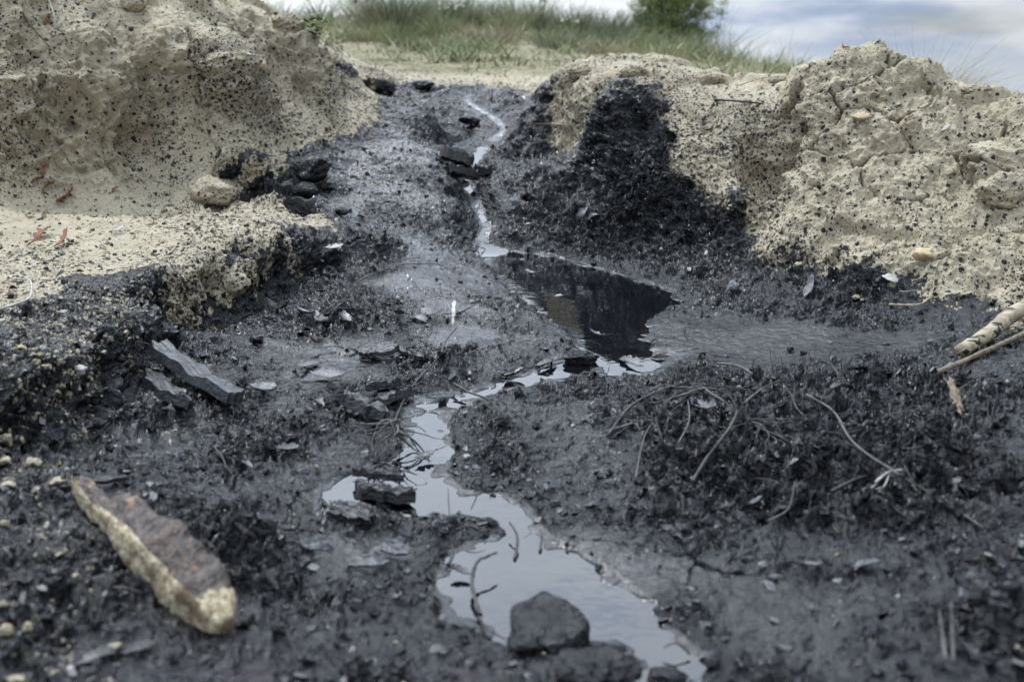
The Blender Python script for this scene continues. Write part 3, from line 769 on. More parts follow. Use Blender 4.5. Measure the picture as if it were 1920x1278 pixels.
def flake_mesh(L_, W_, T_, seed, curl=0.1, jag=0.25, nl=40, nw=18, lobes=0, point=0.4):
    """a thin plate with a broken outline, some thickness and curl; centred, long axis x, base at z=0"""
    rg = np.random.default_rng(seed)
    u = np.linspace(-1, 1, nl); v = np.linspace(-1, 1, nw)
    U, Vv = np.meshgrid(u, v, indexing='ij')
    wl_ = (1 - point * np.abs(u) ** 3) * (1 - 0.25 * np.abs(u) ** 8)
    e1_ = wl_ * (1 + jag * np.interp(u, np.sort(rg.uniform(-1, 1, 13)), rg.uniform(-1, .4, 13)))
    e2_ = wl_ * (1 + jag * np.interp(u, np.sort(rg.uniform(-1, 1, 13)), rg.uniform(-1, .4, 13)))
    if lobes:
        lf = 1 - 0.42 * (0.5 + 0.5 * np.cos(u * math.pi * lobes)); e1_ *= lf; e2_ *= lf
    ex = np.interp(v, np.linspace(-1, 1, 6), rg.uniform(-1, 1, 6)) * jag * 0.6
    Xx = L_ / 2 * (U * (1 + ex[None, :] * np.sign(U))); Yy = W_ / 2 * np.where(Vv > 0, Vv * e1_[:, None], Vv * e2_[:, None])
    Pt = np.stack([Xx / L_, Yy / L_, 0 * Xx], -1).reshape(-1, 3)
    h = npn(Pt, 5, seed).reshape(U.shape) * T_ * 0.6
    ramp_y = npn(Pt * np.array([1.2, 14, 1]), 1.6, seed + 2).reshape(U.shape)      # grain and broken layers along the length
    h += np.round(ramp_y * 2.2) / 2.2 * T_ * 0.28 + ramp_y * T_ * .12
    c = curl * (W_ * (Yy / (W_ / 2)) ** 2 * 0.5 + L_ * 0.25 * (Xx / (L_ / 2)) ** 2 * math.copysign(1, rg.uniform(-1, 1)))
    top = h + c + T_; bot = h * 0.4 + c
    V = np.concatenate([np.stack([Xx, Yy, top], -1).reshape(-1, 3), np.stack([Xx, Yy, bot], -1).reshape(-1, 3)])
    n_ = nl * nw; F = []
    I = lambda i, j: i * nw + j
    for i in range(nl - 1):
        for j in range(nw - 1):
            F.append((I(i, j), I(i + 1, j), I(i + 1, j + 1), I(i, j + 1)))
            F.append((n_ + I(i, j), n_ + I(i, j + 1), n_ + I(i + 1, j + 1), n_ + I(i + 1, j)))
    for i in range(nl - 1):
        F.append((I(i, 0), n_ + I(i, 0), n_ + I(i + 1, 0), I(i + 1, 0))); F.append((I(i, nw - 1), I(i + 1, nw - 1), n_ + I(i + 1, nw - 1), n_ + I(i, nw - 1)))
    for j in range(nw - 1):
        F.append((I(0, j), I(0, j + 1), n_ + I(0, j + 1), n_ + I(0, j))); F.append((I(nl - 1, j), n_ + I(nl - 1, j), n_ + I(nl - 1, j + 1), I(nl - 1, j + 1)))
    return V, F
def slab(name, a, b, wpx, thick, label, cat, mat, seed, lift=(0.002, 0.002), roll=0.0, curl=0.05, jag=0.25, group=None, lobes=0, point=0.4, smooth=False):
    """a plate lying between two photo points, wpx wide there; thick in m; lift of both ends"""
    pa, pb = G(*a, lift[0]), G(*b, lift[1])
    mid = (pa + pb) / 2; d = pb - pa; Ln = d.length
    # foreshortening: width given across as seen
    V, F = flake_mesh(Ln, wpx * span(1, mid), thick, seed, curl, jag, lobes=lobes, point=point)
    x = d.normalized(); y = Vector((0, 0, 1)).cross(x).normalized(); z = x.cross(y)
    Mx = Matrix((x, y, z)).transposed() @ Matrix.Rotation(roll, 3, 'X')
    V = (np.array(Mx) @ V.T).T
    o = mesh_obj(name, V, F, mat, smooth=smooth); o.location = mid
    return tag(o, label, cat, group)

# ------------------------------------------------------------------ stones and clods
rock("clod", 400, 386, 92, 62, "rounded tan earth clod with black spatter at the foot of the left bank", "clod", M_CLOD, 3, sink=0.12, facets=5, rough=0.13)
rock("clod", 583, 338, 82, 58, "big black tarred clod leaning on the foot of the talus", "clod", M_TARROCK, 4, sink=0.1, yaw=.4)
rock("clod", 480, 352, 66, 78, "tall half tarred lump right behind the rounded tan clod", "clod", M_HALF, 5, sink=0.1, facets=4, rough=.2)
rock("clod", 430, 330, 60, 60, "half tarred lump leaning on the left bank above the tan clod", "clod", M_HALF, 15, sink=0.15, facets=4, rough=.2)
rock("stone", 572, 368, 52, 30, "black knobbly stone just below the big black tarred clod", "stone", M_TARROCK, 6, sink=0.1)
rock("stone", 612, 358, 34, 20, "small black stone right of the knobbly stone below the black clod", "stone", M_TARROCK, 7, sink=0.1)
rock("stone", 540, 362, 30, 24, "small black stone left of the knobbly stone below the black clod", "stone", M_TARROCK, 17, sink=0.1)
rock("stone", 641, 404, 30, 18, "small black stone on the dark flat left of the gully", "stone", M_TARROCK, 8, sink=0.1, sub=4)
rock("clod", 708, 172, 74, 50, "brown crumbly clod at the left end of the gully head", "clod", M_HALF, 9, sink=0.3, facets=4, rough=.16)
rock("clod", 442, 553, 64, 50, "pale broken clod hanging under the lip of the tan ledge", "clod", M_CLOD, 10, sink=0.12, facets=8)
rock("clod", 790, 163, 52, 20, "dark tarred lump under the pale lip of the gully head", "clod", M_TARROCK, 12, sink=0.35, sub=4)
rock("clod", 880, 232, 44, 20, "black lump by the upper trickle near the gully head", "clod", M_TARROCK, 13, sink=0.1, sub=4)
rock("stone", 1036, 1185, 165, 100, "large flat topped dark grey stone standing in the front pool", "stone", M_TARROCK, 23, deep=1.0, yaw=0.35, facets=12, rough=0.04, sink=0.3, flat=.25)
rock("stone", 982, 1222, 64, 44, "small jet black stone in the shadow of the large stone in the front pool", "stone", M_TARROCK, 24, sink=0.1, facets=10, rough=.05)
rock("clod", 1120, 1262, 170, 62, "low tarred mud hump in front of the large pool stone", "clod", M_TARROCK, 25, sink=0.35, facets=3, rough=.14)
rock("stone", 1255, 1285, 90, 44, "grey stone at the bottom edge where the front pool leaves the picture", "stone", M_TARROCK, 26, sink=0.2, facets=10, rough=.05)
rock("stone", 1088, 681, 74, 30, "dark brown oblong stone beside the outlet of the dark pool", "stone", M_TARROCK, 27, sink=0.15, facets=8, deep=.5)
rock("stone", 882, 652, 30, 18, "small pale filmed stone low in the mud by the slender twig", "stone", M_TARROCK, 28, sink=.3, sub=4)
rock("stone", 480, 642, 28, 20, "small cubic black stone in the mud basin left of centre", "stone", M_TARROCK, 29, sink=.15, sub=4, facets=12)
rock("stone", 1372, 552, 30, 34, "light grey angular stone at the foot of the right bank", "stone", simple("light_grey_stone", (0.10, 0.105, 0.12), (0.22, 0.23, 0.25), 60, .4, .5), 31, sink=.15, sub=4, facets=12)
rock("stone", 1497, 500, 16, 10, "tiny tan pebble under the edge of the right mound", "stone", M_TANSTONE, 32, sink=.1, sub=4)
rock("stone", 1604, 562, 18, 11, "tiny tan pebble on the black foot of the right bank", "stone", M_TANSTONE, 33, sink=.1, sub=4)
rock("stone", 1733, 482, 46, 26, "ochre stone spotted with tar set in the right mound", "stone", M_OCHRE, 34, sink=.3, sub=4)
rock("stone", 1612, 222, 40, 16, "yellowish stone under the overhang of the right mound summit", "stone", M_OCHRE, 35, sink=.3, sub=4)
rock("clod", 1875, 372, 110, 76, "protruding brownish lump on the right mound at the right edge", "clod", M_CLOD, 36, sink=.35, facets=3, rough=.15)
rock("clod", 1830, 180, 62, 26, "small knobbly clod on the skyline right of the summit", "clod", M_CLOD, 37, sink=.2, facets=3, rough=.2)
rock("clod", 1098, 140, 70, 34, "upper pitted clod at the left end of the right bank", "clod", M_CLOD, 38, sink=.42, facets=3, rough=.2)
rock("clod", 1185, 140, 66, 32, "pitted clod on the right bank crest left of the straw twigs", "clod", M_CLOD, 39, sink=.42, facets=3, rough=.2)
rock("clod", 1340, 150, 44, 24, "small pitted clod on the low saddle of the right bank", "clod", M_CLOD, 40, sink=.42, facets=3, rough=.2)
rock("clod", 1455, 155, 40, 22, "small ochre clod tucked against the left side of the summit", "clod", M_CLOD, 43, sink=.42, facets=3, rough=.2)
rock("clod", 540, 50, 66, 46, "rounded knob on the skyline of the left bank", "clod", M_CLOD, 41, sink=.42, facets=3, rough=.15)
rock("clod", 456, 62, 48, 46, "narrow knob on the left bank left of the rounded skyline knob", "clod", M_CLOD, 42, sink=.42, facets=3, rough=.18)
rock("stone", 487, 128, 34, 22, "yellowish flat stone stuck in the left bank beside a twig", "stone", M_OCHRE, 44, sink=.2, sub=4, facets=10)
rock("clod", 252, 18, 56, 40, "round clod hanging at the top of the left bank", "clod", M_CLOD, 45, sink=.2, facets=3, rough=.12)
rock("stone", 146, 700, 36, 20, "white rounded pebble on the edge of the speckled shelf", "stone", M_WHITE, 46, sink=.15, sub=4)
for k, (x, y, w_, h_, lb) in enumerate((
    (10, 830, 40, 34, "tan pebble at the left edge below the speckled shelf"), (62, 872, 40, 26, "tan pebble right of the left edge above the bark slab"),
    (108, 905, 44, 18, "flat tan pebble just above the tip of the big bark slab"), (10, 868, 34, 22, "tan pebble at the left edge in the upper pebble patch"),
    (70, 922, 26, 18, "small tan pebble left of the tip of the big bark slab"), (14, 912, 40, 18, "broad flat tan pebble at the left edge"),
    (10, 1192, 40, 40, "large tan pebble at the left edge near the bottom corner"), (52, 1180, 30, 26, "tan pebble beside the large one near the bottom left corner"),
    (134, 1262, 30, 26, "pale tan pebble lowest in the bottom left corner"), (30, 1275, 44, 20, "flat pale pebble cut by the bottom edge at left"),
    (215, 1215, 42, 18, "pale chip lying on a dark leaf at lower left"), (130, 1098, 34, 10, "thin straw coloured chip between shelf and bark slab"),
    (90, 690, 26, 16, "pale pebble on the speckled shelf left of the white pebble"), (40, 655, 30, 16, "pale pebble on the speckled shelf near the left edge"),
    (8, 985, 22, 20, "tan pebble alone at the left edge"), (5, 1135, 24, 20, "small tan pebble at the left edge above the large one"))):
    rock("pebble", x, y, w_ * .85, h_ * .85, lb, "pebble", M_TANSTONE if k != 8 else M_WHITE, 60 + k, sink=.32, sub=4, rough=.17, facets=11, yaw=k * .7, group="tan pebbles at the lower left")

# ------------------------------------------------------------------ wood, bark and slabs
slab("wood_plank", (296, 692), (440, 782), 48, 0.018, "straight split grey black plank lying in the mud below the tan ledge", "plank", M_GREYWOOD, 3, lift=(0.030, 0.022), roll=-0.3, curl=0.0, jag=0.05, point=0.1)
slab("wood_fragment", (268, 722), (345, 785), 56, 0.016, "crumpled black wood piece beside the lower side of the plank", "wood", M_BLACKWOOD, 4, lift=(0.006, 0.006), roll=-0.4, curl=0.15, jag=0.45)
slab("bark_slab", (632, 765), (716, 792), 60, 0.018, "thick black bark slab left of the hanging roots", "bark", M_BLACKWOOD, 5, lift=(0.010, 0.004), roll=-0.45, curl=0.02, jag=0.3)
slab("bark_slab", (700, 772), (768, 745), 30, 0.012, "black bark slab bridging the water above the hanging roots", "bark", M_BLACKWOOD, 6, lift=(0.006, 0.006), roll=-0.3, curl=0.05)
slab("bark_slab", (690, 738), (752, 728), 34, 0.013, "short black bark chunk above the two bark slabs", "bark", M_BLACKWOOD, 7, lift=(0.004, 0.006), roll=-.2)
slab("wood_fragment", (676, 664), (744, 668), 62, 0.008, "pale grey grained wood shard lying flat in the mud basin", "wood", M_GREYWOOD, 8, lift=(0.006, 0.010), roll=0.1, curl=0.0)
slab("wood_fragment", (742, 662), (790, 676), 20, 0.006, "narrow dark chip right of the pale grey wood shard", "wood", M_BLACKWOOD, 9, lift=(0.008, 0.004))
slab("bark_slab", (662, 935), (770, 950), 52, 0.014, "broad layered bark heap at the left shore of the front pool", "bark", M_BLACKWOOD, 10, lift=(0.006, 0.006), roll=-.15, curl=.05, jag=.4)
slab("bark_slab", (672, 905), (752, 915), 44, 0.010, "upper layer of bark above the broad heap at the left shore", "bark", M_BLACKWOOD, 11, lift=(0.012, 0.012), roll=-.2, curl=.08, jag=.4)
slab("bark_slab", (620, 960), (690, 985), 50, 0.008, "ragged bark shred at the left tip of the shore bark heap", "bark", M_BLACKWOOD, 12, lift=(0.006, 0.003), roll=.1, curl=.1, jag=.5)
slab("wood_fragment", (826, 300), (884, 318), 26, 0.035, "upper black log chunk across the trickle", "wood", M_BLACKWOOD, 13, lift=(0.012, 0.006), roll=-.3, jag=.15, point=.2)
slab("wood_fragment", (846, 330), (896, 342), 20, 0.026, "lower black log chunk across the trickle", "wood", M_BLACKWOOD, 14, lift=(0.008, 0.004), roll=-.3, jag=.15, point=.2)
slab("wood_fragment", (888, 326), (918, 328), 18, 0.022, "short black block right of the two log chunks in the trickle", "wood", M_BLACKWOOD, 15, lift=(0.004, 0.004), jag=.15, point=.2)
twig("branch", [(1800, 668, 0.004), (1850, 640, 0.012), (1900, 618, 0.022), (1960, 585, 0.035), (2010, 560, .045)], 0.0125, "thick bleached broken branch entering from the right edge", "branch", M_BRANCH, 5, wob=0.09, taper=1.5)
twig("branch", [(1752, 702, 0.001), (1800, 684, 0.004), (1860, 660, 0.006), (1925, 632, 0.010)], 0.0045, "thin grey branch running below the thick bleached branch", "branch", M_BROWNTWIG, 6, taper=1.2)
slab("bark_slab", (1778, 725), (1802, 772), 18, 0.006, "ragged brown bark strip standing out of the mud below the branch", "bark", M_BROWNTWIG, 16, lift=(0.012, 0.002), roll=.5, curl=.15, jag=.6)
slab("bark_slab", (120, 920), (235, 900), 20, 0.005, "buried strip of dark bark behind the tip of the big bark piece", "bark", M_BLACKWOOD, 17)

# the big out of focus bark piece, front left: pale crumbly side, wet brown grained top
mB, nb, bb = new_mat("bark_with_earth")
cb = objco(nb)
at_ = nb.nodes.new('ShaderNodeAttribute'); at_.attribute_name = 'top'
gr = nb.nodes.new('ShaderNodeMapping'); nb.links.new(cb, gr.inputs[0]); gr.inputs['Rotation'].default_value = (0, 0, R(-30)); gr.inputs['Scale'].default_value = (1, .22, 1)
gn = noise(nb, gr.outputs[0], 170, 4, .6).outputs[0]
topc = mixc(nb, ramp(nb, gn, .38, .62), (0.008, 0.006, 0.005), (0.085, 0.055, 0.038))
topc = mixc(nb, ramp(nb, noise(nb, cb, 38, 3).outputs[0], .62, .70), topc, (0.22, 0.13, 0.07))
sidec = mixc(nb, ramp(nb, noise(nb, cb, 160, 4).outputs[0], .35, .65), (0.26, 0.215, 0.13), (0.54, 0.47, 0.32))
sidec = mixc(nb, math_n(nb, 'MULTIPLY', ramp(nb, noise(nb, cb, 45, 3).outputs[0], .50, .60), .85), sidec, (0.15, 0.10, 0.055))
tm = ramp(nb, math_n(nb, 'ADD', at_.outputs['Fac'], math_n(nb, 'MULTIPLY', math_n(nb, 'SUBTRACT', noise(nb, cb, 50, 4).outputs[0], .5), 1.5)), .40, .56)
nb.links.new(mixc(nb, tm, sidec, topc), bb.inputs['Base Color'])
nb.links.new(ramp(nb, tm, 0, 1, .85, .42), bb.inputs['Roughness'])
nb.links.new(bump(nb, math_n(nb, 'ADD', gn, noise(nb, cb, 250, 3).outputs[0]), .004, .9), bb.inputs['Normal'])
def bark_piece(name, spine, label, mat, seed):
    W = [G(x, y, l) for x, y, l, a, b_ in spine]
    n = len(spine); NS, NR = 90, 44
    ts = np.linspace(0, n - 1, NS)
    Wn = np.array([w_[:] for w_ in W])
    C = np.stack([np.interp(ts, range(n), Wn[:, k]) for k in range(3)], -1)
    wd = np.interp(ts, range(n), [s_[3] for s_ in spine]); ht = np.interp(ts, range(n), [s_[4] for s_ in spine])
    T = np.gradient(C, axis=0); T /= np.linalg.norm(T, axis=1)[:, None]
    Z = np.array([0, 0, 1.0]); S = np.cross(T, Z); S /= np.linalg.norm(S, axis=1)[:, None]; Up = np.cross(S, T)
    V = np.zeros((NS, NR, 3)); top = np.zeros((NS, NR))
    for k in range(NR):
        a = 2 * math.pi * k / NR; c_, s_ = math.cos(a), math.sin(a)
        sq = (abs(c_) ** 5 + abs(s_) ** 5) ** (-1 / 5)
        V[:, k] = C + S * (c_ * sq * wd * .9)[:, None] + Up * (s_ * sq * ht * 1.3 * (1 - .30 * c_))[:, None]
        top[:, k] = 1.0 if (s_ * sq > .8 and c_ * sq < .78) or c_ * sq < -.8 else 0.0
    top *= sstep(.97, .88, ts / (n - 1))[:, None]
    F_ = V.reshape(-1, 3)
    nn = 1 + 0.34 * npn(F_, 24, seed + 7) + 0.16 * npn(F_, 45, seed) + 0.10 * npn(F_, 110, seed + 4) + .06 * npn(F_, 260, seed)
    V = (C[:, None] + (V - C[:, None]) * nn.reshape(NS, NR, 1)).reshape(-1, 3)
    V = V - C[0]
    idx = np.arange(NS * NR).reshape(NS, NR); F = []
    for i in range(NS - 1):
        for k in range(NR):
            k2 = (k + 1) % NR; F.append((idx[i, k], idx[i, k2], idx[i + 1, k2], idx[i + 1, k]))
    F.append(tuple(idx[0, ::-1])); F.append(tuple(idx[-1]))
    F = [tuple(int(a) for a in f) for f in F]
    o = mesh_obj(name, V, F, mat); o.location = C[0]
    a_ = o.data.attributes.new('top', 'FLOAT', 'POINT'); a_.data.foreach_set('value', top.reshape(-1).astype(np.float32))
    return tag(o, label, "bark")
bark_piece("bark_piece", [(140, 918, .010, .004, .005), (160, 945, .015, .010, .013), (185, 975, .015, .012, .014), (203, 992, .015, .009, .009), (222, 1005, .020, .018, .016), (270, 1045, .022, .024, .021),
    (310, 1085, .022, .029, .023), (350, 1125, .020, .030, .023), (392, 1160, .016, .026, .020), (424, 1188, .008, .008, .006)], "big brown bark piece with pale crumbly underside, blurred in the front left", mB, 8)

# ------------------------------------------------------------------ twigs and roots
twig("twig", [(742, 800, .010), (770, 740, .010), (820, 680, .008), (838, 650, .012), (857, 622, .010)], 0.0016, "slender brown twig from the hanging roots up to the pale leaf", "twig", M_TWIG, 1, taper=.9)
twig("twig", [(897, 1160, .004), (888, 1115, .012), (893, 1085, .020), (912, 1076, .022), (932, 1066, .020)], 0.0024, "crooked black stick standing in the front pool", "twig", M_TWIG, 2, wob=.35)
twig("twig", [(897, 1160, .003), (915, 1185, .004), (950, 1205, .004)], 0.0016, "thin black twig from the crooked stick to the pool stone", "twig", M_TWIG, 3)
twig("twig", [(852, 731, .012), (880, 745, .010), (915, 757, .006), (940, 775, .002)], 0.0022, "forked black twig on the mud above the middle water", "twig", M_TWIG, 4, side=[[(915, 757, .006), (945, 735, .006), (975, 730, .004)]])
twig("root", [(1510, 755, .006), (1560, 790, .008), (1600, 850, .008), (1680, 905, .006), (1760, 950, .004), (1840, 1000, .002)], 0.0016, "long pale root curving down across the black ridge at right", "root", M_GREYTWIG, 5, taper=.7)
twig("root", [(1190, 910, .002), (1205, 850, .012), (1220, 820, .014)], 0.0011, "short upright grey root left of the ridge litter", "root", M_GREYTWIG, 6)
twig("root", [(1270, 845, .003), (1292, 810, .010), (1290, 775, .014)], 0.0013, "arched grey root on the left flank of the ridge", "root", M_GREYTWIG, 7)
twig("root", [(1140, 830, .004), (1180, 785, .014), (1230, 760, .016), (1290, 735, .012)], 0.0022, "curved black root arching over the left end of the ridge", "root", M_TWIG, 8)
twig("root", [(1290, 930, .004), (1320, 880, .010), (1360, 830, .012), (1380, 790, .010)], 0.0034, "thick dark root running down the ridge front", "root", M_TWIG, 9)
twig("root", [(1395, 770, .006), (1430, 750, .012), (1460, 735, .012)], 0.0018, "grey root slanting on the ridge crest", "root", M_GREYTWIG, 10)
twig("root", [(1345, 695, .006), (1380, 703, .010), (1412, 715, .006)], 0.0024, "straight grey stick end on the back edge of the ridge", "root", M_GREYTWIG, 11)
twig("root", [(1540, 690, .006), (1560, 705, .010), (1572, 716, .004)], 0.0012, "small grey stick behind the start of the long pale root", "root", M_GREYTWIG, 12)
twig("root", [(1440, 990, .003), (1475, 970, .006), (1490, 920, .006)], 0.0014, "bent grey root low on the ridge front", "root", M_GREYTWIG, 13)
twig("root", [(1560, 935, .003), (1600, 915, .006), (1625, 905, .004)], 0.0022, "stubby dark root right of the bent grey root", "root", M_TWIG, 14)
twig("twig", [(1664, 574, .004), (1700, 575, .004), (1728, 576, .008), (1745, 558, .014), (1750, 520, .012)], 0.0022, "straw coloured bent twig on the edge of tar and mound", "twig", M_STRAW, 15)
twig("twig", [(1750, 530, .006), (1760, 500, .008), (1785, 475, .006)], 0.0016, "thin grey twig climbing the right mound", "twig", M_GREYTWIG, 16)
twig("twig", [(-10, 588, .004), (30, 582, .010), (58, 575, .018), (62, 556, .026), (50, 545, .026)], 0.0028, "white curled stem at the left edge of the ledge", "twig", M_WHITE, 17)
twig("twig", [(660, 540, .006), (690, 525, .008), (720, 512, .008), (760, 500, .006), (820, 498, .004)], 0.0018, "thin dark twig lying across the pale mud hump", "twig", M_TWIG, 18, side=[[(720, 512, .008), (740, 495, .008), (775, 488, .004)]])
twig("twig", [(30, 8, .02), (50, 50, .02), (90, 95, .02), (130, 130, .015)], 0.0035, "long grey twig slanting down the top left bank", "twig", M_BROWNTWIG, 19, wob=.2)
twig("twig", [(100, 80, .015), (104, 55, .03), (90, 15, .03), (82, -10, .03)], 0.0022, "whitish twig beside the long grey twig at top left", "twig", M_WHITE, 20)
twig("twig", [(8, 265, .01), (35, 290, .015), (48, 320, .01)], 0.002, "thin dry stem near the left edge of the left bank", "twig", M_STRAW, 21)
twig("twig", [(385, 12, .03), (410, 18, .03), (440, 26, .02)], 0.0022, "dry straw twig at the top of the left bank", "twig", M_STRAW, 22)
twig("twig", [(1120, 240, .01), (1080, 245, .014), (1030, 243, .02), (990, 240, .015)], 0.003, "brown stick poking out of the left end of the right bank", "twig", M_BROWNTWIG, 23)
twig("twig", [(1250, 138, .0), (1262, 122, .03), (1275, 112, .05), (1285, 95, .08)], 0.0022, "straw twig fork standing on the right bank crest", "twig", M_STRAW, 24, side=[[(1262, 122, .03), (1256, 112, .05), (1272, 100, .07)]])
twig("twig", [(1340, 190, .004), (1380, 198, .012), (1430, 202, .012)], 0.004, "dark brown twig sunk in the top of the right bank", "twig", M_TWIG, 25)
twig("twig", [(1380, 168, .01), (1430, 160, .02), (1475, 158, .02)], 0.0018, "dry stalk on the saddle left of the summit", "twig", M_STRAW, 26, side=[[(1430, 160, .02), (1445, 150, .03), (1450, 140, .04)]])
twig("twig", [(1640, 920, .010), (1665, 908, .016), (1695, 902, .014)], 0.0018, "short white twig crossing the long pale root", "twig", M_WHITE, 27, side=[[(1665, 908, .012), (1655, 930, .012), (1640, 925, .006)]])
twig("twig", [(1770, 1278, .02), (1755, 1200, .03)], 0.0016, "left of two blurred grass stems at the bottom right", "stem", M_GREYTWIG, 28)
twig("twig", [(1782, 1285, .02), (1776, 1195, .035)], 0.0016, "right of two blurred grass stems at the bottom right", "stem", M_GREYTWIG, 29)
twig("twig", [(400, 840, .004), (420, 870, .006), (428, 905, .002)], 0.0016, "thin black twig sticking in the left mud slope", "twig", M_TWIG, 30)
twig("twig", [(600, 978, .001), (602, 955, .010), (606, 935, .016)], 0.0018, "black peg standing at the left tip of the front water", "twig", M_TWIG, 31)
twig("twig", [(1295, 1232, .004), (1265, 1226, .012), (1245, 1228, .008)], 0.0012, "thin black twig over the grey stone at the bottom edge", "twig", M_TWIG, 32)
twig("twig", [(1012, 1035, .0), (1016, 1022, .006), (1014, 1012, .010)], 0.0018, "tiny black peg at the right shore of the front pool", "twig", M_TWIG, 33)
twig("twig", [(840, 1060, .0), (848, 1050, .008), (844, 1040, .014)], 0.0022, "black bud shaped stub at the left shore of the front pool", "twig", M_TWIG, 34)
twig("twig", [(965, 1050, .0), (968, 1020, .010), (955, 1000, .014)], 0.002, "dark stub standing on the mud spit between the two pool lobes", "twig", M_TWIG, 35)

def root_cluster(name, cx_, cy__, n, spread, length, label, seed, mat, rise=.02, down=True):
    base = G(cx_, cy__)
    e = bpy.data.objects.new(name, None); link(e); e.location = base; tag(e, label, "roots")
    rg = random.Random(seed)
    for k in range(n):
        a = rg.uniform(0, 2 * math.pi); q = Vector((0, 0, rise * rg.uniform(.5, 1.2))) + Vector((rg.uniform(-1, 1), rg.uniform(-1, 1), 0)) * spread * .25
        pts = [q]; d = Vector((math.cos(a), math.sin(a) * (1 if not down else .4) - (.7 if down else 0), rg.uniform(-.2, .5)))
        for s_ in range(5):
            d = (d + Vector((rg.uniform(-.5, .5), rg.uniform(-.5, .5), rg.uniform(-.45, .15)))).normalized()
            q = q + d * length / 5 * rg.uniform(.6, 1.3); q.z = max(q.z, -.004); pts.append(q)
        r0 = rg.uniform(.0009, .0022)
        V, F = tube_mesh(pts, [r0 * (1 - .13 * i) for i in range(6)], 6, seed + k, .15, 4)
        mesh_obj("root", V, F, mat if rg.random() < .75 else M_GREYTWIG, e)
    return e
root_cluster("root_tuft", 742, 828, 16, .03, .085, "tuft of hanging black roots at the head of the front water", 3, M_TWIG, .03)
root_cluster("root_tuft", 712, 900, 9, .02, .05, "small splayed root tuft on the bark heap at the pool shore", 4, M_TWIG, .02)
root_cluster("root_tuft", 628, 590, 12, .04, .07, "tangle of black roots under the right end of the tan ledge", 5, M_TWIG, .012, False)
root_cluster("root_tuft", 1318, 742, 18, .05, .10, "tangle of roots crowning the left end of the black ridge", 6, M_TWIG, .014)
root_cluster("root_tuft", 1420, 800, 12, .05, .08, "loose root tangle on the middle of the black ridge front", 7, M_TWIG, .010)
root_cluster("root_tuft", 1190, 800, 8, .04, .06, "sparse root strands at the left foot of the black ridge", 8, M_TWIG, .008)
root_cluster("root_tuft", 900, 470, 6, .02, .03, "small dark root wisps at the inlet of the dark pool", 9, M_TWIG, .010, False)
root_cluster("root_tuft", 860, 590, 7, .03, .04, "fine roots in the mud below the pale leaf", 10, M_TWIG, .006, False)

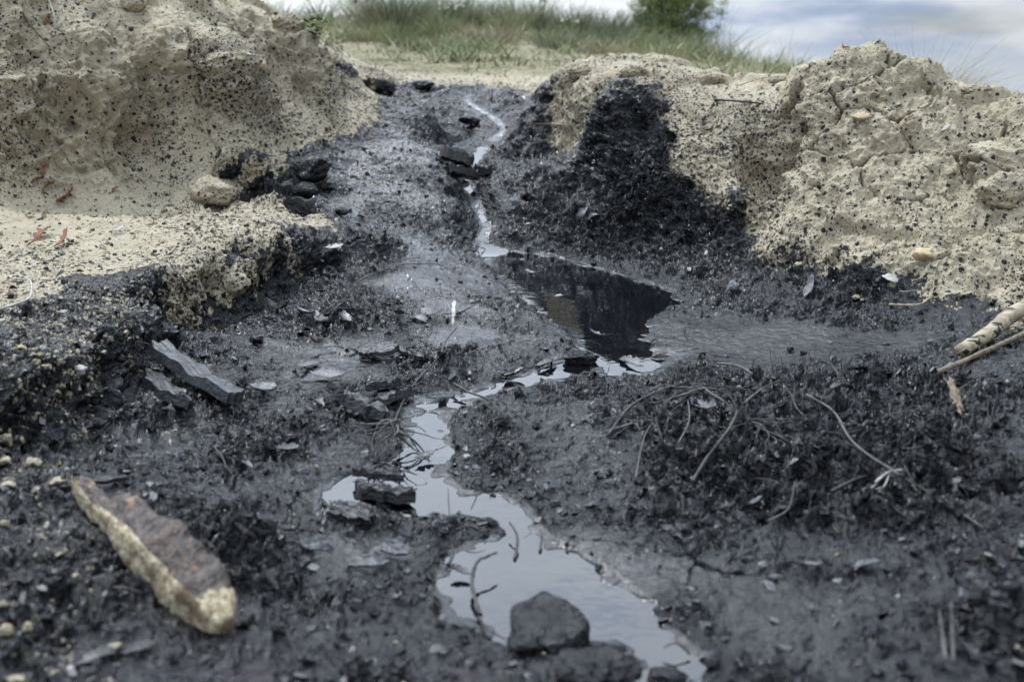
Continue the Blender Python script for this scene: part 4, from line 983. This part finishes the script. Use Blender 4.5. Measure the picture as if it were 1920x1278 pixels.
# ------------------------------------------------------------------ leaves and flakes one can tell apart
leafspec = [
 ((1042, 559), (1056, 558), 8, M_WHITE, "tiny pale leaf floating alone on the dark pool"),
 ((1108, 628), (1140, 640), 16, M_GREYLEAF, "pale film leaf floating at the lower left of the dark pool"),
 ((985, 512), (1003, 516), 8, M_GREYLEAF, "grey scrap floating near the upper shore of the dark pool"),
 ((849, 606), (852, 586), 9, M_WHITE, "pale standing leaf at the top of the slender twig"),
 ((592, 598), (612, 612), 26, M_GREYLEAF, "grey round leaf below the root tangle of the ledge"),
 ((560, 585), (586, 602), 18, M_GREYLEAF, "grey folded leaf left of the grey round leaf"),
 ((505, 580), (540, 592), 16, M_BLACKLEAF, "dark curled leaf in the shade below the ledge"),
 ((745, 592), (748, 615), 26, M_BLACKLEAF, "black standing leaf left of the filmed leaf group"),
 ((770, 600), (800, 605), 34, M_GREYLEAF, "filmed leaf in the group above the basin centre"),
 ((790, 585), (820, 600), 28, M_GREYLEAF, "filmed round leaf right in the group above the basin"),
 ((640, 590), (655, 615), 20, M_BLACKLEAF, "black leaf right of the root tangle"),
 ((470, 728), (515, 738), 34, M_BLACKLEAF, "black crumpled leaf in the basin right of the plank"),
 ((560, 690), (600, 682), 26, M_BLACKLEAF, "dark tilted leaf in the middle of the mud basin"),
 ((590, 705), (645, 712), 40, M_GREYLEAF, "broad grey film leaf right of the dark tilted leaf"),
 ((585, 750), (605, 765), 22, M_BLACKLEAF, "small black leaf left of the thick bark slab"),
 ((610, 470), (640, 466), 16, M_WHITE, "tiny pale flake in front of the black ledge end"),
 ((980, 370), (1004, 372), 26, M_GREYLEAF, "silvery flat leaf on the slope right of the trickle"),
 ((1085, 410), (1098, 395), 16, M_GREYLEAF, "silvery flake high on the slope above the dark pool"),
 ((1100, 420), (1120, 408), 20, M_BLACKLEAF, "dark glossy flake under the black bank face"),
 ((966, 183), (984, 184), 14, M_WHITE, "pale flake under the lip of the gully head"),
 ((1010, 690), (1040, 680), 22, M_BLACKLEAF, "black leaf in the shallow water left of the oblong stone"),
 ((948, 715), (985, 702), 26, M_BLACKLEAF, "crumpled black leaf in the middle shallows"),
 ((1160, 672), (1200, 690), 26, M_BLACKLEAF, "dark leaf floating at the outlet of the dark pool"),
 ((1222, 670), (1248, 668), 20, M_TWIG, "dark leaf on the right rim of the pool outlet"),
 ((1335, 673), (1362, 680), 18, M_BLACKLEAF, "black leaf at the front edge of the smooth pan"),
 ((1500, 668), (1524, 672), 18, M_BLACKLEAF, "dark round leaf alone on the smooth pan edge"),
 ((1590, 700), (1625, 706), 30, M_BLACKLEAF, "dark triangular leaf on the ridge crest"),
 ((1560, 728), (1600, 735), 26, M_BLACKLEAF, "black hollow leaf just behind the ridge crest"),
 ((1300, 762), (1340, 775), 30, M_GREYLEAF, "grey film leaf left on the ridge"),
 ((1240, 800), (1275, 785), 30, M_GREYLEAF, "grey pointed leaf low on the left ridge"),
 ((1282, 738), (1320, 748), 22, M_BLACKLEAF, "black leaf among the roots crowning the ridge"),
 ((1600, 1068), (1650, 1062), 22, M_GREYLEAF, "light grey blurred leaf in the lower right mud"),
 ((1500, 1062), (1540, 1075), 18, M_BLACKLEAF, "black flake in the smooth mud left of the light grey leaf"),
 ((1405, 955), (1425, 950), 16, M_GREYLEAF, "small light flake below the ridge"),
 ((300, 915), (360, 930), 20, M_BLACKLEAF, "black flake above the middle of the big bark piece"),
 ((440, 870), (470, 880), 24, M_GREYLEAF, "grey glossy flake on the left mud slope"),
 ((520, 850), (560, 842), 22, M_BLACKLEAF, "black flake left of the front water head"),
 ((660, 1062), (730, 1058), 44, M_GREYLEAF, "wide grey filmed plate on the mud left of the front pool"),
 ((720, 1030), (770, 1048), 44, M_GREYLEAF, "bright grey filmed plate right of the wide grey plate"),
 ((560, 1020), (620, 1040), 34, M_GREYLEAF, "grey filmed plate farther left of the wide plate"),
 ((150, 1245), (220, 1225), 40, M_BLACKLEAF, "large dark brown leaf near the bottom left corner"),
 ((230, 1228), (290, 1215), 34, M_TWIG, "dark leaf touching the large brown leaf at the bottom left"),
 ((880, 1085), (848, 1075), 22, M_BLACKLEAF, "black curled leaf at the left shore of the front pool"),
 ((780, 868), (815, 858), 22, M_BLACKLEAF, "black crumb cluster leaf in the head of the front water"),
 ((1512, 560), (1522, 535), 18, M_GREYLEAF, "grey leaf standing at the foot of the right bank"),
 ((1655, 520), (1680, 535), 24, M_WHITE, "pale flat flake at the tar line of the right mound"),
 ((1690, 552), (1720, 556), 14, M_WHITE, "second pale flake below the tar line of the mound"),
 ((1600, 248), (1625, 245), 8, M_WHITE, "tiny white chip high on the right mound"),
 ((1765, 250), (1780, 244), 14, M_WHITE, "white chip on the right mound near the big crack"),
 ((1745, 445), (1768, 440), 14, M_WHITE, "white chip on the right mound above the ochre stone"),
 ((210, 438), (232, 432), 10, M_WHITE, "thin white chip on the tan ledge"),
 ((400, 68), (420, 64), 14, M_WHITE, "white chip on the upper left bank"),
]
for k, (a, b, w_, mt, lb) in enumerate(leafspec):
    rg = random.Random(k + 50)
    slab("leaf" if "leaf" in lb else "flake", a, b, w_, 0.0012 + 0.0015 * ("plate" in lb), lb, "leaf" if "leaf" in lb else "flake", mt, 100 + k,
         lift=(rg.uniform(.003, .007), rg.uniform(.004, .013) + (.02 if 'standing' in lb else 0)), roll=rg.uniform(-.35, .35), curl=rg.uniform(.15, .45), jag=.5, point=.75)
# dead oak leaves
for k, (a, b, w_, lb) in enumerate((
    ((66, 452), (92, 436), 24, "orange dead leaf lying curled on the tan ledge"), ((108, 470), (130, 452), 18, "orange dead leaf standing right of the curled one on the ledge"),
    ((50, 462), (82, 462), 14, "dark brown dead leaf under the curled orange leaf"), ((112, 385), (142, 368), 26, "orange brown dead leaf at the foot of the left bank"),
    ((105, 378), (124, 385), 16, "brown dead leaf left in the pair at the bank foot"), ((52, 350), (78, 342), 22, "rust dead leaf near the left edge on the bank foot"),
    ((74, 365), (98, 352), 20, "rust dead leaf right of the one near the left edge"), ((208, 362), (226, 360), 10, "tiny rust leaf at the bank foot"),
    ((82, 50), (96, 36), 16, "rust leaf caught by the twigs at top left"), ((78, 330), (88, 318), 10, "small rust leaf above the rust pair on the bank"))):
    slab("dead_leaf", a, b, w_, 0.001, lb, "leaf", M_ORANGE, 300 + k, lift=(.004, .018), roll=random.uniform(-.6, .6), curl=.5, jag=.2, lobes=3)

# ------------------------------------------------------------------ loose crumbs nobody could count
def scatter(n, weight, seed):
    rg = np.random.default_rng(seed)
    sub_ = (slice(26, 26 + NV + 20), slice(60, COLS - 60))
    w_ = (weight[sub_] * np.clip(YY[sub_], 0, 6) ** 1.0).ravel().astype(np.float64)
    w_ /= w_.sum()
    i = rg.choice(w_.size, n, p=w_)
    return P[sub_].reshape(-1, 3)[i].astype(np.float64), Nf[sub_].reshape(-1, 3)[i].astype(np.float64), rg
def crumbs(name, n, weight, size, flat, tilt, mat, label, seed, lift=0.1, sides=6, elong=1.6):
    Pp, Nr, rg = scatter(n, weight, seed)
    s_ = size[0] + (size[1] - size[0]) * rg.random(n) ** 3
    Nr = Nr + rg.normal(size=(n, 3)) * tilt; Nr /= np.linalg.norm(Nr, axis=1)[:, None]
    a = np.cross(Nr, rg.normal(size=(n, 3))); a /= np.linalg.norm(a, axis=1)[:, None]; b = np.cross(Nr, a)
    an = (np.arange(sides)[None] + rg.uniform(-.35, .35, (n, sides))) * 2 * np.pi / sides
    rr = s_[:, None] * rg.uniform(.6, 1.1, (n, sides)); el_ = rg.uniform(1, elong, n)[:, None]
    ring = a[:, None] * (np.cos(an) * rr * el_)[..., None] + b[:, None] * (np.sin(an) * rr)[..., None]
    th = (s_ * flat * rg.uniform(.6, 1.4, n))[:, None, None]
    jit = rg.normal(size=(n, sides))[..., None] * th * .5
    c = Pp + Nr * (s_ * lift)[:, None]
    top = c[:, None] + ring * .82 + Nr[:, None] * (th + jit); bot = c[:, None] + ring - Nr[:, None] * th * .6
    V = np.concatenate([top, bot], 1).reshape(-1, 3)
    F = []
    for i in range(n):
        o_ = i * sides * 2
        F.append(tuple(range(o_, o_ + sides)))
        for k in range(sides):
            k2 = (k + 1) % sides; F.append((o_ + k, o_ + sides + k, o_ + sides + k2, o_ + k2))
    o = mesh_obj(name, V, F, mat, smooth=False)
    return tag(o, label, "debris", kind='stuff')
dry = np.clip(1 - tar * 1.2, 0, 1)
wmud = tar * (sw > 0.006) * (1 - .96 * pan) * (1 - .88 * calm) * (YY < 5)
crumbs("tar_flakes", 5500, wmud * (.12 + .88 * patchy) * (1 - .5 * flankL), (.0016, .0095), .22, .45, M_BLACKLEAF, "black tarred flakes and leaf scraps strewn over the mud", 1)
crumbs("grey_flakes", 1300, wmud * (.1 + .9 * patchy), (.0018, .010), .12, .35, M_GREYLEAF, "grey filmed leaf scraps strewn over the mud", 2)
crumbs("tar_crumbs", 3000, wmud * (.3 + .7 * np.clip(debris + steep, 0, 1)), (.002, .008), .8, .6, M_TARROCK, "rough black tar crumbs on the slopes and ridge", 3)
crumbs("dark_chips", 7000, dry * (YY < 5.2) * (.1 + speck), (.0018, .0062), .45, .35, M_TWIG, "dark chips of tar strewn over the dry earth", 4)
crumbs("earth_crumbs", 9000, dry * (YY < 6), (.0016, .0085), .8, .6, M_CLOD, "crumbs of dry earth on the banks and ledge", 5)
crumbs("pale_grit", 1700, (shelf + .2 * shelf2) * (sw > .02), (.0014, .0055), .4, .3, M_TANSTONE, "pale grit lying on the tarred shelf at left", 6)
crumbs("pale_crumbs", 260, wmud, (.0012, .004), .5, .3, M_TANSTONE, "rare pale crumbs lying on the black mud", 7)
def litter(n, weight, seed, length, mat, label, name):
    Pp, Nr, rg = scatter(n, weight, seed)
    V = []; F = []
    for i in range(n):
        p = Vector(Pp[i]); nr = Vector(Nr[i]); d = nr.cross(Vector(rg.normal(size=3))).normalized(); L_ = length * rg.uniform(.4, 1.5)
        pts = []
        q = p + nr * .001
        for k in range(4):
            pts.append(q.copy()); d = (d + Vector(rg.normal(size=3)) * .35 + nr * (.12 if k < 2 else -.25)).normalized(); q = q + d * L_ / 3
        r_ = rg.uniform(.0004, .0011)
        v, f = tube_mesh(pts, [r_, r_, r_ * .8, r_ * .4], 4, i, .1, 2)
        o_ = len(V); V += v; F += [tuple(a + o_ for a in ff) for ff in f]
    return tag(mesh_obj(name, V, F, mat), label, "debris", kind='stuff')
litter(900, wmud * (.15 + debris * 1.5 + .4 * patchy), 8, .035, M_TWIG, "fine black rootlets strewn over the mud and ridge", "rootlets")
litter(150, wmud * (.05 + debris), 9, .045, M_GREYTWIG, "fine grey rootlets on the black ridge", "grey_rootlets")

# ------------------------------------------------------------------ vegetation
def leaf_mat(name, c1, c2, c3, rough=.6):
    m, nt, b = new_mat(name)
    a = nt.nodes.new('ShaderNodeAttribute'); a.attribute_name = 'tint'
    c = mixc(nt, ramp(nt, a.outputs['Fac'], 0, .5, 0, 1, False), c1, c2); c = mixc(nt, ramp(nt, a.outputs['Fac'], .5, 1, 0, 1, False), c, c3)
    nt.links.new(c, b.inputs['Base Color']); b.inputs['Roughness'].default_value = rough; b.inputs['Specular IOR Level'].default_value = .25
    return m
M_GRASS = leaf_mat("green_grass", (0.15, 0.18, 0.085), (0.25, 0.27, 0.14), (0.42, 0.38, 0.25))
M_BROOM = leaf_mat("broom_stems", (0.09, 0.115, 0.075), (0.18, 0.20, 0.12), (0.36, 0.34, 0.24))
M_DRYGRASS = leaf_mat("dry_grass", (0.20, 0.18, 0.11), (0.32, 0.28, 0.18), (0.42, 0.38, 0.27))
M_PINE = leaf_mat("pine_needles", (0.085, 0.12, 0.05), (0.18, 0.23, 0.09), (0.32, 0.35, 0.16))
M_HERB = leaf_mat("herb_leaves", (0.07, 0.13, 0.03), (0.12, 0.19, 0.05), (0.22, 0.26, 0.09))
M_PTRUNK = simple("pine_bark", (0.05, 0.04, 0.03), (0.12, 0.10, 0.08), 30, .9, .2)
M_FLOWER = simple("flower_heads", (0.55, 0.53, 0.42), (0.7, 0.68, 0.6), 30, .8, .2)
def set_tint(o, tint):
    a = o.data.attributes.new('tint', 'FLOAT', 'POINT'); a.data.foreach_set('value', np.asarray(tint, np.float32))
def blades(base, dirs, length, width, bend, rg, seg=4, tint=None):
    """ribbons from arrays; returns V,F,tint arrays"""
    n = len(base)
    side = np.cross(dirs, rg.normal(size=(n, 3))); side /= np.linalg.norm(side, axis=1)[:, None] + 1e-9
    out = dirs.copy(); out[:, 2] = 0; out /= np.linalg.norm(out, axis=1)[:, None] + 1e-9
    V = np.zeros((n, seg + 1, 2, 3))
    for k in range(seg + 1):
        t = k / seg
        c = base + dirs * (length * t)[:, None] + out * (bend * length * t * t)[:, None] - np.array([0, 0, 1.0]) * (bend * .5 * length * t * t)[:, None]
        wv = side * (width * (1 - t * .85) / 2)[:, None]
        V[:, k, 0] = c - wv; V[:, k, 1] = c + wv
    idx = np.arange(n * (seg + 1) * 2).reshape(n, seg + 1, 2)
    F = np.stack([idx[:, :-1, 0], idx[:, :-1, 1], idx[:, 1:, 1], idx[:, 1:, 0]], -1).reshape(-1, 4)
    T = np.repeat(tint if tint is not None else rg.random(n), (seg + 1) * 2)
    return V.reshape(-1, 3), F, T
def fast_mesh(name, V, F, T, mat, parent=None):
    me = bpy.data.meshes.new(name)
    V = np.ascontiguousarray(V, np.float32); F = np.ascontiguousarray(F, np.int32)
    me.vertices.add(len(V)); me.vertices.foreach_set('co', V.ravel())
    me.loops.add(F.size); me.loops.foreach_set('vertex_index', F.ravel())
    me.polygons.add(len(F)); me.polygons.foreach_set('loop_start', np.arange(0, F.size, F.shape[1], dtype=np.int32))
    me.update(calc_edges=True); me.materials.append(mat)
    o = link(bpy.data.objects.new(name, me)); set_tint(o, T)
    if parent: o.parent = parent
    return o
def gz(x, y):
    return float(base_h(np.array([x]), np.array([y]))[0])
def place(px, Y):
    x = (px - 960) / FPX * (Y * ct * 1.0 + 0.02) / (ct * ct + 0.0) * 1.0
    x = (px - 960) / FPX * (Y * ct - (0.2) * st)
    return x, Y, gz(x, Y)
def tuft(name, px, Y, h, spread, n, mat, label, seed, lean=.45, bend=.35, width=.006, tintr=(0, 1), group=None, cat="grass tuft", seeds=False):
    rg = np.random.default_rng(seed)
    x, y, z = place(px, Y)
    th = rg.uniform(0, 2 * np.pi, n); r_ = spread * rg.random(n) ** .7 * .5
    base = np.stack([np.cos(th) * r_, np.sin(th) * r_, -.02 + 0 * r_], -1)
    ln = rg.random(n) * lean
    d = np.stack([np.cos(th) * ln, np.sin(th) * ln, 1 + 0 * ln], -1) + rg.normal(size=(n, 3)) * .12; d /= np.linalg.norm(d, axis=1)[:, None]
    V, F, T = blades(base, d, h * rg.uniform(.45, 1.05, n), width * rg.uniform(.6, 1.3, n), bend * rg.uniform(.1, 1.2, n), rg, 4, tintr[0] + (tintr[1] - tintr[0]) * rg.random(n))
    o = fast_mesh(name, V, F, T, mat); o.location = (x, y, z)
    return tag(o, label, cat, group)
tuft("broom_shrub", 700, 10.2, .46, .40, 500, M_DRYGRASS, "straw coloured dry shrub leftmost against the sky", 41, .7, .3, cat="shrub")
tuft("broom_shrub", 985, 10.4, .42, .36, 700, M_BROOM, "grey green shrub right behind the tall leafy weeds", 42, .6, .3, cat="shrub")
tuft("broom_shrub", 920, 8.0, .24, .40, 500, M_DRYGRASS, "pale straw clump on the open slope in the middle of the hill", 43, .8, .4, cat="shrub")
tuft("broom_shrub", 1060, 7.6, .20, .40, 500, M_BROOM, "low grey cushion on the open slope below the airy broom", 44, .9, .4, cat="shrub")
tuft("broom_shrub", 800, 7.2, .17, .40, 420, M_BROOM, "low grey green cushion near the bare strip at left", 45, .9, .4, cat="shrub")
tuft("broom_shrub", 1130, 7.2, .15, .30, 300, M_DRYGRASS, "small straw clump near the bare strip at the right end", 46, .9, .4, cat="shrub")
GR = "grass tufts on the hillside"
tuft("broom_shrub", 500, 9.5, .30, .55, 900, M_BROOM, "dark low shrub on the skyline behind the left bank knobs", 1, .9, .3, cat="shrub")
tuft("broom_shrub", 745, 9.0, .50, .42, 1600, M_BROOM, "large grey green broom tuft leftmost on the hill crest", 2, .8, .3, cat="shrub")
tuft("broom_shrub", 800, 10.0, .42, .40, 1500, M_BROOM, "dark rounded broom behind the large leftmost tuft", 3, .8, .3, tintr=(0, .4), cat="shrub")
tuft("broom_shrub", 1075, 10.5, .38, .40, 1100, M_BROOM, "airy grey broom midway between the hill tufts and the pine", 4, .6, .2, cat="shrub")
tuft("broom_shrub", 1140, 10.8, .40, .32, 1100, M_BROOM, "narrow grey broom just left of the pine", 5, .5, .2, cat="shrub")
tuft("broom_shrub", 1100, 9.0, .22, .5, 900, M_BROOM, "low dark green cushion at the foot of the two airy brooms", 6, .9, .3, tintr=(0, .5), cat="shrub")
tuft("broom_shrub", 880, 10.5, .40, .5, 1300, M_BROOM, "wide grey green broom in the middle of the crest", 7, .7, .3, cat="shrub")
tuft("grass_tuft", 955, 9.0, .36, .18, 500, M_GRASS, "bright green fine grass tuft in the middle of the hillside", 8, .7, .4, .005, (0, .7), GR)
tuft("grass_tuft", 745, 7.6, .26, .18, 420, M_GRASS, "blue green grass tuft low at the left of the hillside", 9, .7, .4, .004, (0, .5), GR)
tuft("grass_tuft", 830, 8.6, .30, .25, 500, M_GRASS, "green grass tuft below the dark rounded broom", 10, .7, .4, .005, (0, .7), GR)
tuft("grass_tuft", 1030, 8.2, .22, .25, 400, M_GRASS, "short green tuft right of the bright fine tuft", 11, .8, .4, .005, (0, .8), GR)
tuft("grass_tuft", 1180, 8.6, .26, .4, 600, M_GRASS, "green tuft at the foot of the pine on its left", 12, .8, .4, .005, (0, .6), GR)
tuft("grass_tuft", 1265, 8.2, .26, .45, 700, M_GRASS, "dense green tuft directly under the pine", 13, .8, .4, .005, (0, .6), GR)
tuft("grass_tuft", 1330, 8.0, .20, .3, 400, M_GRASS, "soft green tuft right under the pine", 14, .8, .4, .005, (0, .7), GR)
tuft("grass_tuft", 690, 8.2, .26, .3, 400, M_GRASS, "straggly tuft at the left end of the hillside", 15, .8, .4, .005, (.2, 1), GR)
tuft("grass_tuft", 900, 7.4, .14, .3, 300, M_GRASS, "low tuft in the middle of the bare lower slope", 16, .9, .4, .004, (.1, .9), GR)
tuft("grass_tuft", 1240, 6.8, .20, .4, 420, M_GRASS, "pale green tuft just behind the crest clods of the right bank", 17, .8, .4, .004, (.1, .9), GR)
tuft("grass_tuft", 1375, 5.2, .12, .15, 90, M_GRASS, "sparse tuft behind the saddle of the right bank", 18, .7, .4, .003, (.3, 1), GR)
RD = "dry grasses behind the right bank"
tuft("dry_grass", 1740, 4.4, .40, .30, 240, M_DRYGRASS, "tall feathery dry grass behind the right mound", 19, .9, .6, .003, (.2, 1), RD, "dry grass")
tuft("dry_grass", 1770, 4.4, .24, .20, 420, M_GRASS, "dense green base tuft of the tall dry grass behind the mound", 20, .8, .4, .003, (0, .8), RD, "grass tuft")
tuft("dry_grass", 1395, 5.6, .30, .5, 70, M_DRYGRASS, "wispy dry stalks over the saddle right of the pine", 21, .9, .5, .002, (.4, 1), RD, "dry grass")
tuft("dry_grass", 1860, 4.2, .22, .4, 160, M_DRYGRASS, "low wisps on the skyline near the right edge", 22, .9, .5, .002, (.3, 1), RD, "dry grass")
tuft("dry_grass", 1915, 3.6, .05, .05, 60, M_GRASS, "tiny green sprig on the skyline at the right edge", 23, .9, .4, .002, (0, .6), RD, "grass tuft")
# continuous hillside cover
rg = np.random.default_rng(77)
n = 75000
Yg = 4.8 + (13.0 - 4.8) * rg.random(n) ** .8; pxg = rg.uniform(380, 1500, n)
Xg = (pxg - 960) / FPX * (Yg * ct)
dens = perlin(Xg * 1.4, Yg * 1.0, Yg * 0 + 3) + .8 * perlin(Xg * 4, Yg * 3, Yg * 0 + 9)
keepg = rg.random(n) < np.clip((sstep(4.8, 5.8, Yg)) * (.50 + 1.4 * dens) + .35 * sstep(9, 11.5, Yg), .02, 1) * (Yg > 4.85)
Xg, Yg = Xg[keepg], Yg[keepg]; n = len(Xg); dn = dens[keepg]
Zg = base_h(Xg, Yg)
th = rg.uniform(0, 2 * np.pi, n); d = np.stack([np.cos(th) * .5, np.sin(th) * .5, np.ones(n)], -1) * 1.0; d += rg.normal(size=(n, 3)) * .2; d /= np.linalg.norm(d, axis=1)[:, None]
clump = np.clip(perlin(Xg * 2.2, Yg * 1.6, Yg * 0 + 31) + .6 * perlin(Xg * 6, Yg * 4, Yg * 0 + 33), -.3, 1)
hh_ = (.42 + 3.2 * np.clip(clump, 0, 1)) * (.030 + .12 * rg.random(n) ** 2) * (.7 + 1.1 * sstep(7, 12, Yg))
V, F, T = blades(np.stack([Xg, Yg, Zg - .01], -1), d, hh_, .008 + .006 * rg.random(n), .5 * rg.random(n), rg, 3, np.clip(.66 - .7 * dn - .2 * clump + .35 * rg.normal(size=n), 0, 1))
tag(fast_mesh("grass", V, F, T, M_GRASS), "short mixed green and straw grass covering the hillside", "grass", kind='stuff')
# tall herbs on the crest
def herb(name, px, Y, h, label, seed, nst=3, heads=True, mat=M_HERB, leafs=16, lsize=.03):
    rg = random.Random(seed); x, y, z = place(px, Y)
    e = link(bpy.data.objects.new(name, None)); e.location = (x, y, z); tag(e, label, "herb")
    for s_ in range(nst):
        a = rg.uniform(0, 6.28); q = Vector((0, 0, -.02)); d = Vector((math.cos(a) * .2, math.sin(a) * .2, 1)).normalized(); pts = [q]
        for k in range(5):
            d = (d + Vector((rg.uniform(-.15, .15), rg.uniform(-.15, .15), .05))).normalized(); q = q + d * h / 5 * rg.uniform(.8, 1.1); pts.append(q)
        Vv, Ff = tube_mesh(pts, [.006 * h * (1 - .13 * k) * 1.4 for k in range(6)], 5, seed, .1, 3)
        st_ = mesh_obj("stem", Vv, Ff, M_TWIG if False else M_BROWNTWIG, e)
        LV = []; LF = []; LT = []
        for k in range(leafs):
            t = rg.uniform(.15, 1); i = min(int(t * 5), 4); c = pts[i].lerp(pts[i + 1], t * 5 - i); a = rg.uniform(0, 6.28)
            dr = Vector((math.cos(a), math.sin(a), rg.uniform(-.1, .6))).normalized(); up = Vector((0, 0, 1)); sd2 = dr.cross(up).normalized(); L_ = lsize * rg.uniform(.6, 1.2)
            o_ = len(LV); wv = sd2 * L_ * .26
            LV += [c, c + dr * L_ * .4 + wv, c + dr * L_ * .8 + wv * .7, c + dr * L_ + Vector((0, 0, -L_ * .15)), c + dr * L_ * .8 - wv * .7, c + dr * L_ * .4 - wv]
            LF.append(tuple(o_ + j for j in range(6))); LT += [rg.random()] * 6
        lo = mesh_obj("foliage", LV, LF, mat, e); set_tint(lo, LT)
        if heads:
            for k in range(3):
                Vh, Fh = _ico4; sc_ = h * .035
                c = pts[-1] + Vector((rg.uniform(-.1, .1), rg.uniform(-.05, .05), rg.uniform(-.12, .03))) * h
                mesh_obj("flower_head", [Vector(v) * sc_ + c for v in ICO2[0]], ICO2[1], M_FLOWER if heads == 2 else M_BROWNTWIG, e)
    return e
ICO2 = ico(2)
herb("thistle", 642, 8.0, .42, "lone pale thistle against the sky left of the hill", 1, 1, True, M_HERB, 14, .05)
herb("tall_herb", 945, 10.5, .62, "tall leafy weed rising above the middle of the crest", 2, 3, 2, M_HERB, 40, .04)
herb("tall_herb", 1010, 10.0, .42, "shorter leafy weed on the right part of the crest", 3, 3, 2, M_HERB, 36, .04)
herb("tall_herb", 965, 11.0, .55, "thin weed beside the tall leafy weed on the crest", 33, 2, 2, M_HERB, 30, .04)
herb("tall_herb", 850, 9.0, .30, "flowering weed between the brooms with pale heads", 4, 4, 2, M_HERB, 20, .03)
herb("tall_herb", 1060, 8.4, .26, "flowering weed below the airy broom", 5, 4, 2, M_HERB, 20, .03)
herb("tall_herb", 700, 8.6, .40, "spindly dry weed at the left of the large broom", 6, 5, True, M_DRYGRASS, 10, .03)
def herb_at(px, py, h, label, seed, nst, leafs, lsize):
    p = G(px, py); e = herb("leafy_plant", 960, 5, h, label, seed, nst, False, M_HERB, leafs, lsize); e.location = p; return e
herb_at(588, 72, .11, "bright green leafy plant beside the skyline knob of the left bank", 7, 5, 12, .032)
herb_at(640, 98, .09, "yellow green seedling right of the bright leafy plant", 8, 4, 9, .026)
herb_at(405, 55, .07, "small green sprig near the top of the left bank", 9, 3, 8, .024)
herb_at(615, 85, .08, "green sprig between the leafy plant and the seedling", 10, 3, 8, .026)

# ------------------------------------------------------------------ young pine on the hill
def pine(px, Y, h, w_, label, seed):
    rg = np.random.default_rng(seed); x, y, z = place(px, Y)
    e = link(bpy.data.objects.new("pine_tree", None)); e.location = (x, y, z); tag(e, label, "tree")
    V, F = tube_mesh([(0, 0, -.05), (.02, 0, h * .3), (-.01, .01, h * .65), (.0, 0, h * .97)], [.035, .028, .016, .004], 8, 1, .08)
    mesh_obj("trunk", V, F, M_PTRUNK, e)
    BV = []; BF = []; cl = []
    nb_ = 74
    for k in range(nb_):
        t = .02 + .95 * (k / nb_); a = k * 2.4 + rg.uniform(-.4, .4)
        prof = min(1, (t + .25) / .5) * (1 - t) ** .7 * 1.15; L_ = w_ / 2 * max(.12, prof) * rg.uniform(.75, 1.2)
        p0 = Vector((0, 0, h * t)); dr = Vector((math.cos(a), math.sin(a), .35 + .5 * t)).normalized()
        pts = [p0, p0 + dr * L_ * .5, p0 + dr * L_ * .9 + Vector((0, 0, L_ * .12))]
        v, f = tube_mesh(pts, [.010 * (1 - t * .6), .006, .003], 5, k, .1, 3); o_ = len(BV); BV += v; BF += [tuple(q + o_ for q in ff) for ff in f]
        for s_ in range(9):
            u = rg.uniform(.3, 1.1); cl.append(np.array(p0 + dr * L_ * u) + rg.normal(size=3) * L_ * .16)
    mesh_obj("branches", BV, BF, M_PTRUNK, e)
    cl.append(np.array([0, 0, h]))
    cl = np.array(cl); m = 75
    base = np.repeat(cl, m, 0) + rg.normal(size=(len(cl) * m, 3)) * .026
    d = rg.normal(size=base.shape) + np.array([0, 0, .7]); d /= np.linalg.norm(d, axis=1)[:, None]
    ct_ = np.repeat(np.clip(rg.normal(.45, .25, len(cl)), 0, 1), m)
    V, F, T = blades(base, d, .038 * rg.uniform(.6, 1.2, len(base)), .0065 + 0 * base[:, 0], .1 + 0 * base[:, 0], rg, 1, np.clip(ct_ + rg.normal(size=len(base)) * .12, 0, 1))
    fast_mesh("crown", V, F, T, M_PINE, e)
pine(1252, 11.0, 0.84, 1.10, "young dark green pine against the clouds right of the hill", 4)
